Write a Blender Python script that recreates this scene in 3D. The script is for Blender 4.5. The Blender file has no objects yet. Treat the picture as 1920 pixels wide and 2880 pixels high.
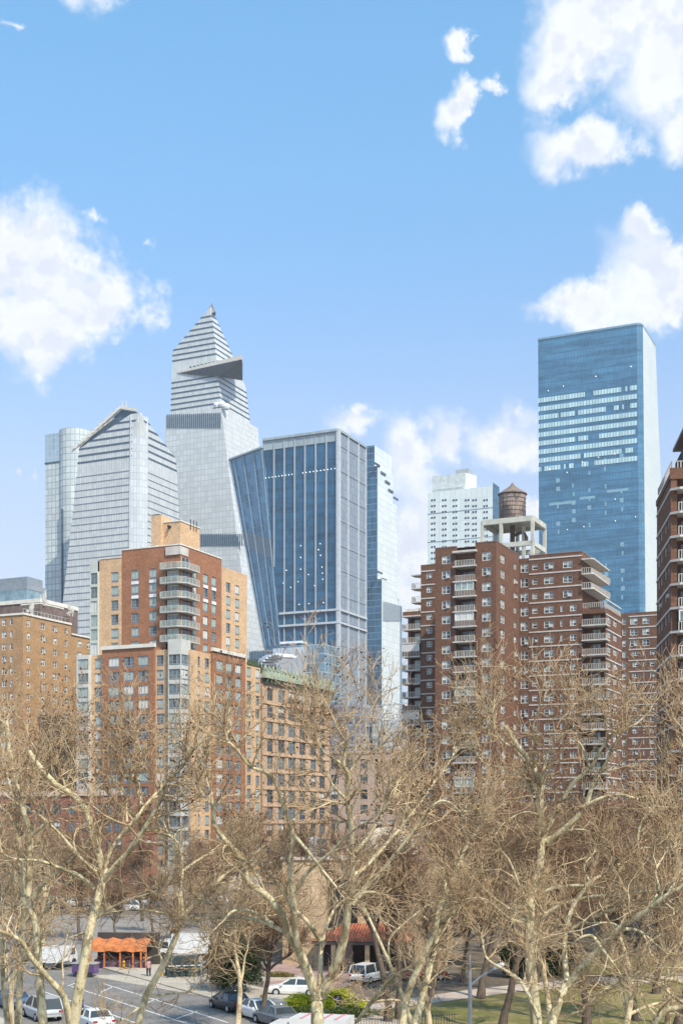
import bpy, math, random
import numpy as np
from mathutils import Vector, Matrix
random.seed(7); RNG = np.random.default_rng(11)
SC = bpy.context.scene; COL = SC.collection
# ------------------------------------------------------------ camera, sky, sun
FPX, CPX, HZ, H = 3700.0, 960.0, 2300.0, 15.0      # focal length in photo px, centre column, horizon row, eye height
cam = bpy.data.cameras.new('camera'); camo = bpy.data.objects.new('camera', cam); COL.objects.link(camo)
cam.sensor_fit = 'HORIZONTAL'; cam.sensor_width = 36.0; cam.lens = 36.0*FPX/1920.0
cam.shift_y = (HZ-1440.0)/1920.0
camo.location = (0, 0, H); camo.rotation_euler = (math.radians(90), 0, 0)
cam.clip_start = 0.5; cam.clip_end = 20000
SC.camera = camo
SC.view_settings.view_transform = 'Standard'; SC.view_settings.look = 'None'
SC.view_settings.exposure = 0.75; SC.view_settings.gamma = 1.0
SUN_EL, SUN_AZ = math.radians(46), math.radians(146)      # azimuth clockwise from the view direction (+Y)
sdir = Vector((math.sin(SUN_AZ)*math.cos(SUN_EL), math.cos(SUN_AZ)*math.cos(SUN_EL), math.sin(SUN_EL)))
sun = bpy.data.lights.new('sun', 'SUN'); sun.energy = 3.2; sun.angle = math.radians(0.6); sun.color = (1.0, 0.91, 0.77)
suno = bpy.data.objects.new('sun', sun); COL.objects.link(suno)
suno.rotation_euler = sdir.to_track_quat('Z', 'Y').to_euler(); suno.location = (60, -60, 120)

class NT:
    """small node-tree writer"""
    def __init__(s, tree): s.t = tree
    def n(s, typ, ins=None, **kw):
        nd = s.t.nodes.new(typ)
        for k, v in kw.items(): setattr(nd, k, v)
        for k, v in (ins or {}).items():
            sock = nd.inputs[k]
            if hasattr(v, 'node') or isinstance(v, bpy.types.NodeSocket): s.t.links.new(v, sock)
            else: sock.default_value = v
        return nd
    def m(s, op, a, b=None, c=None, clamp=False):
        ins = {0: a}
        if b is not None: ins[1] = b
        if c is not None: ins[2] = c
        return s.n('ShaderNodeMath', ins, operation=op, use_clamp=clamp).outputs[0]
    def vm(s, op, a, b=None, c=None):
        ins = {0: a}
        if b is not None: ins[1] = b
        if c is not None: ins[2] = c
        nd = s.n('ShaderNodeVectorMath', ins, operation=op)
        return nd.outputs['Value'] if op in ('LENGTH', 'DOT_PRODUCT', 'DISTANCE') else nd.outputs[0]
    def mix(s, f, a, b, blend='MIX'):
        nd = s.n('ShaderNodeMix', data_type='RGBA', blend_type=blend)
        for i, v in ((0, f), (6, a), (7, b)):
            if isinstance(v, bpy.types.NodeSocket): s.t.links.new(v, nd.inputs[i])
            else: nd.inputs[i].default_value = v if i == 0 else (tuple(v)+(1,))[:4]
        return nd.outputs[2]
    def ss(s, x, lo, hi):
        nd = s.n('ShaderNodeMapRange', {0: x, 1: lo, 2: hi, 3: 0.0, 4: 1.0}, interpolation_type='SMOOTHSTEP')
        return nd.outputs[0]
    def noise(s, vec, scale, detail=3, rough=.5, dist=0.0, out=0):
        return s.n('ShaderNodeTexNoise', {'Vector': vec, 'Scale': scale, 'Detail': detail, 'Roughness': rough, 'Distortion': dist}).outputs[out]

world = bpy.data.worlds.new('World'); SC.world = world; world.use_nodes = True
wt = world.node_tree; wt.nodes.clear(); W = NT(wt)
sky = W.n('ShaderNodeTexSky', sky_type='NISHITA', sun_disc=False, sun_elevation=SUN_EL, sun_rotation=SUN_AZ,
          altitude=0, air_density=1.0, dust_density=0.6, ozone_density=2.0)
gen = W.n('ShaderNodeTexCoord').outputs['Generated']
dirn = W.vm('NORMALIZE', gen)
sx = W.n('ShaderNodeSeparateXYZ', {0: dirn})
az = W.m('ARCTAN2', sx.outputs[0], sx.outputs[1]); el = W.m('ARCSINE', sx.outputs[2])
ae = W.n('ShaderNodeCombineXYZ', {0: az, 1: el}).outputs[0]
w1 = W.noise(dirn, 14.0, 4, .6, out=1); w2 = W.noise(dirn, 60.0, 4, .65, out=1)
ae = W.vm('ADD', ae, W.vm('MULTIPLY', W.vm('SUBTRACT', w1, (.5, .5, .5)), (.07, .045, 0)))
ae = W.vm('ADD', ae, W.vm('MULTIPLY', W.vm('SUBTRACT', w2, (.5, .5, .5)), (.028, .022, 0)))
# clouds in view, then added unseen ones: azimuth / elevation in degrees, radii in degrees, thinness
CL = [(-10.4,32.4,2.4,1.4,.35),(-8.6,32.0,1.4,.7,.5),(11.4,31.2,3.4,2.6,-.1),(14.2,29.6,2.2,2.2,-.1),(9.6,29.4,1.6,1.5,.0),(8.8,33.6,1.6,.7,.5),
      (10.3,26.9,1.9,.8,.0),(14.4,26.8,1.2,1.0,.1),(5.1,28.3,.8,1.1,.1),(4.9,30.4,.8,.7,.3),(6.5,28.9,.9,.7,.4),
      (13.2,22.3,1.8,1.4,-.1),(10.4,20.9,2.2,.8,.1),(13.8,20.8,2.0,1.2,-.1),(12.6,23.5,.8,.8,0),
      (-13.6,22.1,2.6,1.9,-.25),(-11.1,20.8,1.9,1.35,-.25),(-13.0,19.7,3.2,1.5,.1),(-14.4,23.4,1.5,1.1,.0),(-13.0,18.4,2.2,1.1,.5),
      (3.0,15.4,1.6,1.1,.15),(.2,16.6,1.2,.6,.3),(5.0,15.9,1.0,1.0,.2),(7.4,15.9,1.9,1.2,.12),(3.2,11.6,1.3,2.0,.0),
      (2.7,9.6,1.4,1.1,.2),(8.0,13.0,1.2,1.4,.25),(-13.9,30.4,.6,.4,.8),(-8.4,23.4,.4,.6,.75),(-10.6,24.4,.6,.5,.8),(-13.2,14.3,.8,.6,.45),
      (40,25,9,5,0),(-42,28,10,5,.1),(70,30,12,6,0),(120,22,16,5,0),(-90,30,14,7,0),(-150,26,16,6,0),(170,36,14,6,0)]  # out of view, added so the glass reflects a paler sky
best = None
for a, e, ra, re, th in CL:
    ra, re, a, e = [math.radians(v) for v in (ra, re, a, e)]
    d = W.vm('LENGTH', W.vm('MULTIPLY_ADD', ae, (1/ra, 1/re, 0), (-a/ra, -e/re, 0)))
    if th: d = W.m('ADD', d, th)
    best = d if best is None else W.m('SMOOTH_MIN', best, d, .25)
puff = W.noise(dirn, 30.0, 6, .62); fine = W.noise(dirn, 9.0, 3, .5)
rag = W.m('ADD', best, W.m('MULTIPLY', W.m('SUBTRACT', puff, .5), 1.9))
cl = W.m('MULTIPLY', W.ss(rag, W.m('MULTIPLY_ADD', W.ss(fine, .4, .6), .5, 1.18), .50), 1.0, clamp=True)
lit = W.m('SUBTRACT', W.noise(W.vm('ADD', dirn, (0, 0, .014)), 30.0, 4, .55), W.noise(dirn, 30.0, 4, .55))
shade = W.m('MULTIPLY_ADD', W.ss(lit, -.06, .05), .6, W.m('MULTIPLY', W.ss(rag, .1, .9), .4))
ccol = W.mix(shade, (5.2, 5.45, 6.2), (6.7, 6.75, 6.85))
tint = W.mix(W.ss(el, 0.0, .62), (1.43, .88, .92), (1.25, 1.80, 1.78))
skyc = W.mix(1.0, sky.outputs[0], tint, 'MULTIPLY')
skyc = W.mix(W.ss(W.m('ABSOLUTE', el), .40, .0), skyc, (4.4, 5.4, 6.3))
bgc = W.mix(W.m('MULTIPLY', cl, .93), skyc, ccol)
bg = W.n('ShaderNodeBackground', {'Color': bgc, 'Strength': .10})
wo = W.n('ShaderNodeOutputWorld'); wt.links.new(bg.outputs[0], wo.inputs[0])

# ------------------------------------------------------------ helpers
def link(name, data, parent=None, loc=None, rz=0.0):
    o = bpy.data.objects.new(name, data); COL.objects.link(o)
    if parent is not None: o.parent = parent
    if loc is not None: o.location = loc
    if rz: o.rotation_euler = (0, 0, rz)
    return o
def tag(o, label=None, cat=None, group=None, kind=None):
    if label: o['label'] = label
    if cat: o['category'] = cat
    if group: o['group'] = group
    if kind: o['kind'] = kind
    return o
def thing(name, label, cat, loc=(0, 0, 0), rz=0.0, group=None):
    return tag(link(name, None, None, loc, rz), label, cat, group)
class MB:
    def __init__(s): s.v = []; s.f = []; s.m = []; s.uv = []
    def face(s, pts, mat=0, uv=None):
        i = len(s.v); s.v += [tuple(p) for p in pts]; s.f.append(tuple(range(i, i+len(pts)))); s.m.append(mat)
        if uv is None:
            p0, p1, p2 = Vector(pts[0]), Vector(pts[1]), Vector(pts[2])
            n = (p1-p0).cross(p2-p0)
            if abs(n.z) > max(abs(n.x), abs(n.y)): uv = [(p[0], p[1]) for p in pts]
            else: uv = [(p[0]+p[1], p[2]) for p in pts]
        s.uv.append(uv)
    def box(s, x0, x1, y0, y1, z0, z1, mat=0):
        a = [(x0,y0,z0),(x1,y0,z0),(x1,y1,z0),(x0,y1,z0),(x0,y0,z1),(x1,y0,z1),(x1,y1,z1),(x0,y1,z1)]
        for q in ((0,1,5,4),(1,2,6,5),(2,3,7,6),(3,0,4,7),(4,5,6,7),(3,2,1,0)): s.face([a[k] for k in q], mat)
    def prism(s, pts, z0, z1, mat=0, top=None):
        n = len(pts)
        for k in range(n):
            a, b = pts[k], pts[(k+1) % n]
            s.face([(a[0],a[1],z0),(b[0],b[1],z0),(b[0],b[1],z1),(a[0],a[1],z1)], mat)
        s.face([(p[0],p[1],z1) for p in pts], mat if top is None else top)
        s.face([(p[0],p[1],z0) for p in reversed(pts)], mat if top is None else top)
    def bar(s, a, b, w, h=None, mat=0):
        a, b = Vector(a), Vector(b); d = (b-a); L = d.length
        if L < 1e-6: return
        d /= L; up = Vector((0, 0, 1)) if abs(d.z) < .9 else Vector((0, 1, 0))
        sx_ = d.cross(up).normalized()*(w/2); sz = sx_.normalized().cross(d)*((h or w)/2)
        c = [p+q for p in (a, b) for q in (-sx_-sz, sx_-sz, sx_+sz, -sx_+sz)]
        for q in ((0,1,5,4),(1,2,6,5),(2,3,7,6),(3,0,4,7),(4,5,6,7),(3,2,1,0)): s.face([c[k] for k in q], mat)
    def tube(s, pts, rads, n=8, mat=0, cap=True):
        rings = []
        for i, p in enumerate(pts):
            p = Vector(p); q = Vector(pts[min(i+1, len(pts)-1)])-Vector(pts[max(i-1, 0)])
            d = q.normalized(); up = Vector((0, 0, 1)) if abs(d.z) < .9 else Vector((0, 1, 0))
            a = d.cross(up).normalized(); b = a.cross(d)
            rings.append([p+(a*math.cos(t)+b*math.sin(t))*rads[i] for t in [2*math.pi*k/n for k in range(n)]])
        for r0, r1 in zip(rings[:-1], rings[1:]):
            for k in range(n): s.face([r0[k], r0[(k+1) % n], r1[(k+1) % n], r1[k]], mat)
        if cap: s.face(rings[0][::-1], mat); s.face(rings[-1], mat)
    def lathe(s, prof, n=16, mat=0, c=(0, 0, 0)):
        rings = [[(c[0]+r*math.cos(2*math.pi*k/n), c[1]+r*math.sin(2*math.pi*k/n), c[2]+z) for k in range(n)] for r, z in prof]
        for r0, r1 in zip(rings[:-1], rings[1:]):
            for k in range(n): s.face([r0[k], r0[(k+1) % n], r1[(k+1) % n], r1[k]], mat)
        s.face(rings[0][::-1], mat); s.face(rings[-1], mat)
    def merge(s, o, M, mo=0):
        i = len(s.v); s.v += [tuple(M @ Vector(p)) for p in o.v]
        s.f += [tuple(k+i for k in f) for f in o.f]; s.m += [k+mo for k in o.m]; s.uv += o.uv
    def mesh(s, name, mats):
        me = bpy.data.meshes.new(name); me.from_pydata(s.v, [], s.f)
        for m in mats: me.materials.append(m)
        me.polygons.foreach_set('material_index', s.m)
        ul = me.uv_layers.new(name='UVMap')
        ul.data.foreach_set('uv', [c for f in s.uv for p in f for c in p])
        me.update(); return me
    def build(s, name, mats, parent=None, loc=None, rz=0.0, smooth=False):
        me = s.mesh(name, mats if isinstance(mats, (list, tuple)) else [mats])
        if smooth:
            me.polygons.foreach_set('use_smooth', [True]*len(me.polygons))
        return link(name, me, parent, loc, rz)

# ------------------------------------------------------------ materials
def mat_new(name):
    m = bpy.data.materials.new(name); m.use_nodes = True; t = m.node_tree; t.nodes.clear()
    N = NT(t); out = N.n('ShaderNodeOutputMaterial'); b = N.n('ShaderNodeBsdfPrincipled')
    t.links.new(b.outputs[0], out.inputs[0]); return m, N, b
def setc(N, b, key, v):
    if isinstance(v, bpy.types.NodeSocket): N.t.links.new(v, b.inputs[key])
    else: b.inputs[key].default_value = (tuple(v)+(1,))[:4] if isinstance(v, (tuple, list)) else v
def plain(name, c, rough=.7, var=.15, scale=.6, metal=0.0, spec=.5, bump=0.0, c2=None):
    m, N, b = mat_new(name); oc = N.n('ShaderNodeTexCoord').outputs['Object']
    n = N.noise(oc, scale, 5, .65)
    lo = tuple(x*(1-var) for x in c); hi = c2 or tuple(min(1, x*(1+var)) for x in c)
    setc(N, b, 'Base Color', N.mix(N.ss(n, .3, .7), lo, hi)); setc(N, b, 'Roughness', rough)
    setc(N, b, 'Metallic', metal); setc(N, b, 'Specular IOR Level', spec)
    if bump:
        bp = N.n('ShaderNodeBump', {'Height': N.noise(oc, scale*6, 4, .6), 'Strength': bump, 'Distance': .05}); setc(N, b, 'Normal', bp.outputs[0])
    return m
def brick(name, c, mortar, var=.25, stain=None, fh=None):
    """brick by UV metres: courses, single bricks of varied tone, larger blotches"""
    m, N, b = mat_new(name); uv = N.n('ShaderNodeUVMap').outputs[0]
    bt = N.n('ShaderNodeTexBrick', {'Vector': uv, 'Color1': tuple(x*(1-var) for x in c)+(1,), 'Color2': tuple(x*(1+var) for x in c)+(1,),
             'Mortar': tuple(mortar)+(1,), 'Scale': 1.0, 'Mortar Size': .012, 'Brick Width': .42, 'Row Height': .16, 'Bias': 0.0})
    n1 = N.noise(uv, .35, 5, .7); n2 = N.noise(uv, 1.8, 4, .7)
    col = N.mix(N.ss(n1, .25, .75), (.86, .86, .86), (1.14, 1.12, 1.1)); col = N.mix(1.0, bt.outputs[0], col, 'MULTIPLY')
    col = N.mix(1.0, col, N.mix(N.ss(n2, .3, .7), (.85, .85, .85), (1.15, 1.15, 1.15)), 'MULTIPLY')
    if stain:
        st = N.noise(N.vm('MULTIPLY', uv, (.5, .16, 1)), 1.0, 4, .6, 1.0)
        col = N.mix(N.m('MULTIPLY', N.ss(st, .66, .71), .8), col, stain)
    setc(N, b, 'Base Color', col); setc(N, b, 'Roughness', .9); setc(N, b, 'Specular IOR Level', .15); return m
def curtain(name, glass, frame, fh, mw, ft=.35, mt=.15, var=.25, rough=.12, spec=.7, metal=0.0, span=0.0, spanc=None, noisev=0.2, ior=1.6, refl_streak=0.0):
    """glazed wall by UV metres: floors fh, panes mw, frames ft/mt; tone differs from pane to pane"""
    m, N, b = mat_new(name); uv = N.n('ShaderNodeUVMap').outputs[0]; s = N.n('ShaderNodeSeparateXYZ', {0: uv})
    u = N.m('DIVIDE', s.outputs[0], mw); v = N.m('DIVIDE', s.outputs[1], fh)
    fu = N.m('FRACT', u); fv = N.m('FRACT', v)
    ln = N.m('MAXIMUM', N.m('LESS_THAN', fu, mt/mw), N.m('LESS_THAN', fv, ft/fh))
    cell = N.n('ShaderNodeCombineXYZ', {0: N.m('FLOOR', u), 1: N.m('FLOOR', v)}).outputs[0]
    wn = N.n('ShaderNodeTexWhiteNoise', {'Vector': cell}, noise_dimensions='2D').outputs[0]
    big = N.noise(uv, .035, 3, .6)
    k = N.m('ADD', N.m('MULTIPLY_ADD', wn, 2*var, 1-var), N.m('MULTIPLY_ADD', big, 2*noisev, -noisev))
    if refl_streak: k = N.m('ADD', k, N.m('MULTIPLY', N.m('SUBTRACT', N.ss(N.noise(N.vm('MULTIPLY', uv, (.035, .26, 1)), 1.0, 4, .65), .35, .65), .5), refl_streak))  # pale horizontal reflections painted into the glass tone
    g = N.vm('SCALE', glass); g.node.inputs[3].default_value = 1.0; N.t.links.new(k, g.node.inputs[3])
    if span: g = N.mix(N.m('LESS_THAN', fv, span), g, spanc)
    setc(N, b, 'Base Color', N.mix(ln, g, frame))
    setc(N, b, 'Roughness', N.m('ADD', N.m('MULTIPLY', ln, .3), N.m('MULTIPLY_ADD', wn, .1, rough)))
    setc(N, b, 'Specular IOR Level', spec); setc(N, b, 'IOR', ior); setc(N, b, 'Metallic', metal)
    bp = N.n('ShaderNodeBump', {'Height': N.noise(uv, .25, 2, .5), 'Strength': .25, 'Distance': .3}); setc(N, b, 'Normal', bp.outputs[0])
    return m
def emit(name, c, s):
    m, N, b = mat_new(name); setc(N, b, 'Base Color', c); setc(N, b, 'Emission Color', c); setc(N, b, 'Emission Strength', s); return m

# ------------------------------------------------------------ frames: a street-grid corner seen in the photo
class G:
    def __init__(s, px, Y, deg=24.7, z0=0.0):
        s.Y = Y; s.X = (px-CPX)/FPX*Y; s.a = math.radians(deg); s.c, s.s = math.cos(s.a), math.sin(s.a)
        s.loc = (s.X, s.Y, 0.0); s.rz = -s.a
    def fx(s, px, ly=0.0):
        k = (px-CPX)/FPX; X0 = s.X+ly*s.s; Y0 = s.Y+ly*s.c      # moving along local x: (+c, -s)
        return (k*Y0-X0)/(s.c+k*s.s)
    def sy(s, px, lx=0.0):
        k = (px-CPX)/FPX; X0 = s.X+lx*s.c; Y0 = s.Y-lx*s.s      # moving along local y: (+s, +c)
        return (k*Y0-X0)/(s.s-k*s.c)
    def dep(s, lx, ly): return s.Y-lx*s.s+ly*s.c
    def z(s, py, lx=0.0, ly=0.0): return H+(HZ-py)/FPX*s.dep(lx, ly)
def interp(pts, z):
    pts = sorted(pts)
    if z <= pts[0][0]: return pts[0][1]
    for (a, va), (b_, vb) in zip(pts[:-1], pts[1:]):
        if z <= b_: return va+(vb-va)*(z-a)/max(1e-9, b_-a)
    return pts[-1][1]
class Tower:
    """solid on a grid corner whose left edge, front corner and right edge follow given outlines"""
    def __init__(s, g, L, C, R, ly=0.0, cham=0.0):
        s.g = g; s.ly = ly; s.cham = cham
        s.C = [(g.z(py, g.fx(px, ly), ly), g.fx(px, ly)) for px, py in C]
        s.L = [(g.z(py, g.fx(px, ly), ly), g.fx(px, ly)) for px, py in L]
        s.R = []
        for px, py in R:
            z = g.z(py, 0, ly)
            for _ in range(4):
                x = interp(s.C, z); y = g.sy(px, x); z = g.z(py, x, y)
            s.R.append((z, y))
        s.top = max(max(p[0] for p in q) for q in (s.C,))
    def ring(s, z, off=0.0):
        xl, xc, yr = interp(s.L, z), interp(s.C, z), interp(s.R, z)
        xl = min(xl, xc-.05); yr = max(yr, s.ly+.05); c = min(s.cham, (xc-xl)*.45, (yr-s.ly)*.45)
        xl -= off; yf = s.ly-off; xr = xc+off; yb = yr+off
        r = [(xl, yf)]
        if c > 0: r += [(xr-c, yf), (xr-c*.3, yf+c*.3), (xr, yf+c)]
        else: r += [(xr, yf)]
        return r+[(xr, yb), (xl, yb)]
    def solid(s, z0, z1, mat=0, mb=None, capmat=None, off=0.0):
        mb = mb or MB()
        zs = sorted({z0, z1} | {p[0] for q in (s.L, s.C, s.R) for p in q if z0 < p[0] < z1})
        rs = [s.ring(z, off) for z in zs]
        for a, b_, za, zb in zip(rs[:-1], rs[1:], zs[:-1], zs[1:]):
            n = len(a)
            for k in range(n):
                p, q, r, t = a[k], a[(k+1) % n], b_[(k+1) % n], b_[k]
                mb.face([(p[0],p[1],za),(q[0],q[1],za),(r[0],r[1],zb),(t[0],t[1],zb)], mat)
        cm = mat if capmat is None else capmat
        mb.face([(p[0], p[1], zs[-1]) for p in rs[-1]], cm)
        mb.face([(p[0], p[1], zs[0]) for p in reversed(rs[0])], cm)
        return mb
    def empty(s, name, label, cat, group=None): return thing(name, label, cat, s.g.loc, s.g.rz, group)
# ------------------------------------------------------------ the glass towers
M = {}
M['roofgrey'] = plain('roof_grey', (.32, .32, .31)); M['dark'] = plain('dark_metal', (.045, .06, .075), .5, .2)
M['steel'] = plain('pale_steel', (.50, .52, .54), .45, .1); M['cream'] = plain('cream_metal', (.62, .58, .50), .6, .1)
M['band'] = plain('dark_band', (.06, .10, .14), .35, .3); M['white'] = plain('white_panel', (.72, .73, .74), .5, .08)
# rounded tower, far left
g = G(200, 900); t = thing('skyscraper', 'pale glass tower with rounded lobes at the far left of the skyline', 'skyscraper', g.loc, g.rz)
mlob = curtain('glass_lobes', (.56, .60, .58), (.30, .36, .39), 4.4, 3.2, .7, .55, .12, .3, .6, noisev=.25)
z = lambda py: g.z(py)
xl, xr = g.fx(122), g.fx(262)
def cyl(mb, cx, cy, r, z0, z1, n=28):
    pts = [(cx+r*math.cos(2*math.pi*k/n), cy+r*math.sin(2*math.pi*k/n)) for k in range(n)]
    for k in range(n):
        a, b_ = pts[k], pts[(k+1) % n]; u0, u1 = k*2*math.pi*r/n, (k+1)*2*math.pi*r/n
        mb.face([(a[0],a[1],z0),(b_[0],b_[1],z0),(b_[0],b_[1],z1),(a[0],a[1],z1)], 0, [(u0,z0),(u1,z0),(u1,z1),(u0,z1)])
    mb.face([(p[0],p[1],z1) for p in pts], 1)
mb = MB(); xm, xn = g.fx(157), g.fx(219)
mb.box(xl, xm+2, 2, 30, 0, z(1290)); cyl(mb, (xm+xn)/2, 10.6, 11.6, 0, z(1202)); mb.box(xn-2, xr, 10, 36, 0, z(1216))
mb.build('glass_wall', [mlob, M['roofgrey']], t)
mb = MB(); mb.box(xl-.1, xm+2.1, 1.9, 30.1, z(1290), z(1209)); mb.build('crown_glass', curtain('glass_crown', (.30, .40, .47), (.45, .52, .55), 4.4, 3.2, .5, .5, .1, .25), t)
mb = MB(); mb.box(xl-.3, xm+2.3, 1.6, 30.3, z(1293), z(1289)); mb.build('louvre_band', M['band'], t)
mb = MB(); mb.box(g.fx(177), g.fx(180), -2, 5, 0, z(1430)); mb.build('vertical_slot', M['band'], t)

# sloping-crown tower
g = G(385, 820)
T2 = Tower(g, [(120,2350),(179,1671),(201,1479),(223,1262),(374,1160)], [(386,2300),(396,1160)], [(522,2350),(503,1427),(494,1290),(400,1166)], cham=7)
t = T2.empty('skyscraper', 'silver tower with a slanted wedge crown and dark floor bands beside the tan brick block', 'skyscraper')
mA = curtain('glass_silver', (.56, .57, .55), (.40, .43, .45), 3.9, 1.9, .0, .35, .10, .28, .6, noisev=.12)
T2.solid(0, T2.top, 0, capmat=0).build('glass_wall', mA, t)
def bands(T, zl, th, m, t, name='floor_band', clipL=None):
    for z_ in zl:
        mb = MB(); r0, r1 = T.ring(z_, .25), T.ring(z_+th, .25)
        n = len(r0)
        for k in range(n):
            p, q, a, b_ = r0[k], r0[(k+1) % n], r1[(k+1) % n], r1[k]
            mb.face([(p[0],p[1],z_),(q[0],q[1],z_),(a[0],a[1],z_+th),(b_[0],b_[1],z_+th)])
        mb.face([(p[0],p[1],z_+th) for p in r1]); mb.face([(p[0],p[1],z_) for p in reversed(r0)])
        mb.build(name, m, t)
zt = g.z(1184)
bands(T2, [zt-k*4.35 for k in range(6)], 1.0, M['band'], t)
thin = plain('floor_line', (.20, .25, .31), .4, .2)
bands(T2, [zt-6*4.35-k*4.35 for k in range(1, 42)], .35, thin, t)
mb = MB(); s0, s1 = interp(T2.C, 40), interp(T2.C, T2.top-8)      # pale corner strip down the chamfer
c = 7.6
for (z0, z1) in ((0, T2.top-1),):
    a0, a1 = interp(T2.C, z0)+.5, interp(T2.C, z1)+.5
    P0 = [(a0-c-.5, -.55), (a0-c*.3, c*.3-.6), (a0+.1, c)]; P1 = [(a1-c-.5, -.55), (a1-c*.3, c*.3-.6), (a1+.1, c)]
    for k in range(2):
        mb.face([(P0[k][0],P0[k][1],z0),(P0[k+1][0],P0[k+1][1],z0),(P1[k+1][0],P1[k+1][1],z1),(P1[k][0],P1[k][1],z1)])
mb.build('corner_strip', curtain('glass_corner', (.55, .57, .57), (.36, .41, .46), 4.35, 2.6, .35, .3, .08, .3), t)
# open truss along the slanted crown, standing behind the front wall
xa, za = g.fx(222, 14), g.z(1252, g.fx(222, 14), 14); xb, zb = g.fx(340, 14), g.z(1146, g.fx(340, 14), 14); xc_, zc = g.fx(383, 14), g.z(1153, g.fx(383, 14), 14)
mb = MB(); th = 1.2
mb.bar((xa,14,za), (xb,14,zb), 1.6); mb.bar((xb,14,zb), (xc_,14,zc), 1.8); mb.bar((xa,6,za-6), (xb,6,zb-9), .8)
for k in range(9):
    f = k/8; mb.bar((xa+(xb-xa)*f, 14, za+(zb-za)*f), (xa+(xb-xa)*f+4, 1, za+(zb-za)*f-6), .6)
mb.build('crown_truss', M['cream'], t)
mb = MB(); mb.face([(xa,15,za-16),(xc_,15,za-16),(xc_,15,zc-1),(xb,15,zb-1),(xa,15,za-1)]); mb.face([(xa,17,za-16),(xa,17,za-1),(xb,17,zb-1),(xc_,17,zc-1),(xc_,17,za-16)])
mb.build('crown_screen', M['band'], t)
mb = MB(); mb.bar((xb+1,14,zb-1),(xb+1,14,zb+4),.5); mb.bar((xb+4,14,zb-2),(xb+4,14,zb+4),.5); mb.build('roof_mast', M['cream'], t)

# tallest tower with the pointed crown and the triangular deck
g = G(625, 950)
T3 = Tower(g, [(465,2350),(465,1167)], [(690,1700),(640,1297),(622,1146)], [(780,1700),(729,1250),(726,1197),(723,1190)])
t = T3.empty('skyscraper', 'tallest silver tower with a pointed crown and a triangular viewing deck', 'skyscraper')
mB = curtain('glass_pearl', (.56, .57, .55), (.40, .43, .45), 4.0, 3.0, .45, .35, .09, .3, .6, noisev=.1)
mR = M['roofgrey']
T3.solid(0, T3.top, 0, capmat=1).build('glass_wall', [mB, mR], t)
mb = MB()
for k in range(27):
    px = 470+k*5.7; x = g.fx(px); mb.box(x, x+.75, -.5, 0, g.z(1204, x), g.z(1166-1.2*k*.15, x))
mb.build('louvre_fins', M['band'], t)
mb = MB()
for k in range(26):
    px = 550+k*5.4; x = g.fx(px); mb.box(x, x+.75, -.5, 0, g.z(1536, x), g.z(1502, x))
mb.build('louvre_fins', M['band'], t)
T3u = Tower(g, [(479,1200),(486,987),(592,862)], [(622,1160),(614,1075),(604,960),(592,862)], [(704,1200),(699,1160),(691,1089),(594,866)], ly=3.0)
T3u.solid(T3.top-4, T3u.top-.5, 0).build('upper_shaft', mA, t)
zz = g.z(883, 0, 3)
bands(T3u, [zz-k*4.02 for k in range(8)]+[zz-(k+11)*4.02 for k in range(11)], .95, M['band'], t)
xt = g.fx(592, 3); mb = MB(); zt0 = g.z(880, xt, 3); zt1 = g.z(850, xt, 3)
for a_, b_ in (((-4.2, 0), (4.2, 0)), ((4.2, 0), (0, 7)), ((0, 7), (-4.2, 0))):
    mb.bar((xt+a_[0], 3+a_[1], zt0), (xt, 5, zt1), .5); mb.face([(xt+a_[0],3+a_[1],zt0),(xt+b_[0],3+b_[1],zt0),(xt,5,zt1-1)])
mb.build('spire_tip', plain('spire_metal', (.30, .31, .33), .5, .2), t)
# deck
A = (g.fx(500, 3), 2.6, g.z(1050, g.fx(500, 3), 3)); zd = A[2]
def at_z(px, zz_):      # point on the ray through column px at height zz_ and given row -> local coords
    return None
def loc_of(px, py, dep):
    X = (px-CPX)/FPX*dep-g.X; Y = dep-g.Y; return (X*g.c-Y*g.s, X*g.s+Y*g.c, H+(HZ-py)/FPX*dep)
depB = (zd-H)*FPX/(HZ-1010); B = loc_of(680, 1010, depB); D = loc_of(613, 1059, g.dep(g.fx(613, 2), 2)-1)
Cc = loc_of(682, 1070, depB+30); Ct = loc_of(683, 1022, depB+30)
up = lambda p, h: (p[0], p[1], p[2]+h)
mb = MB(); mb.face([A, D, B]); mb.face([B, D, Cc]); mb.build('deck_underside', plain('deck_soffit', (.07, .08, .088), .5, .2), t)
mb = MB(); mb.face([B, Cc, up(Ct, 1)]); mb.build('deck_side', M['band'], t)
mb = MB(); mb.face([A, B, up(B, 3.2), up(A, 1.6)]); mb.face([up(A, 1.6), up(B, 3.2), up(Ct, 2), (A[0]+20, 18, A[2]+1.6)]); mb.face([B, up(Ct, 0), up(Ct, 2), up(B, 3.2)]); mb.build('deck_edge', M['cream'], t)
mb = MB()
for k in range(9):
    f = .12+k*.06; p = [A[i]+(B[i]-A[i])*f for i in range(3)]; mb.box(p[0]-.6, p[0]+1.4, p[1]+1.5, p[1]+3, p[2]+1.4, p[2]+3.6)
mb.build('deck_rail', M['dark'], t)
mb = MB()
for px, py in ((611, 1141), (625, 1139), (637, 1145)):
    xx = g.fx(px, 2); mb.lathe([(.2, 0), (2.2, 1), (2.8, 2.6), (2.2, 4.4), (.2, 5)], 14, 0, (xx, 1.5, g.z(py+6, xx, 2)-1))
mb.build('radar_dome', M['white'], t, smooth=True)

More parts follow.
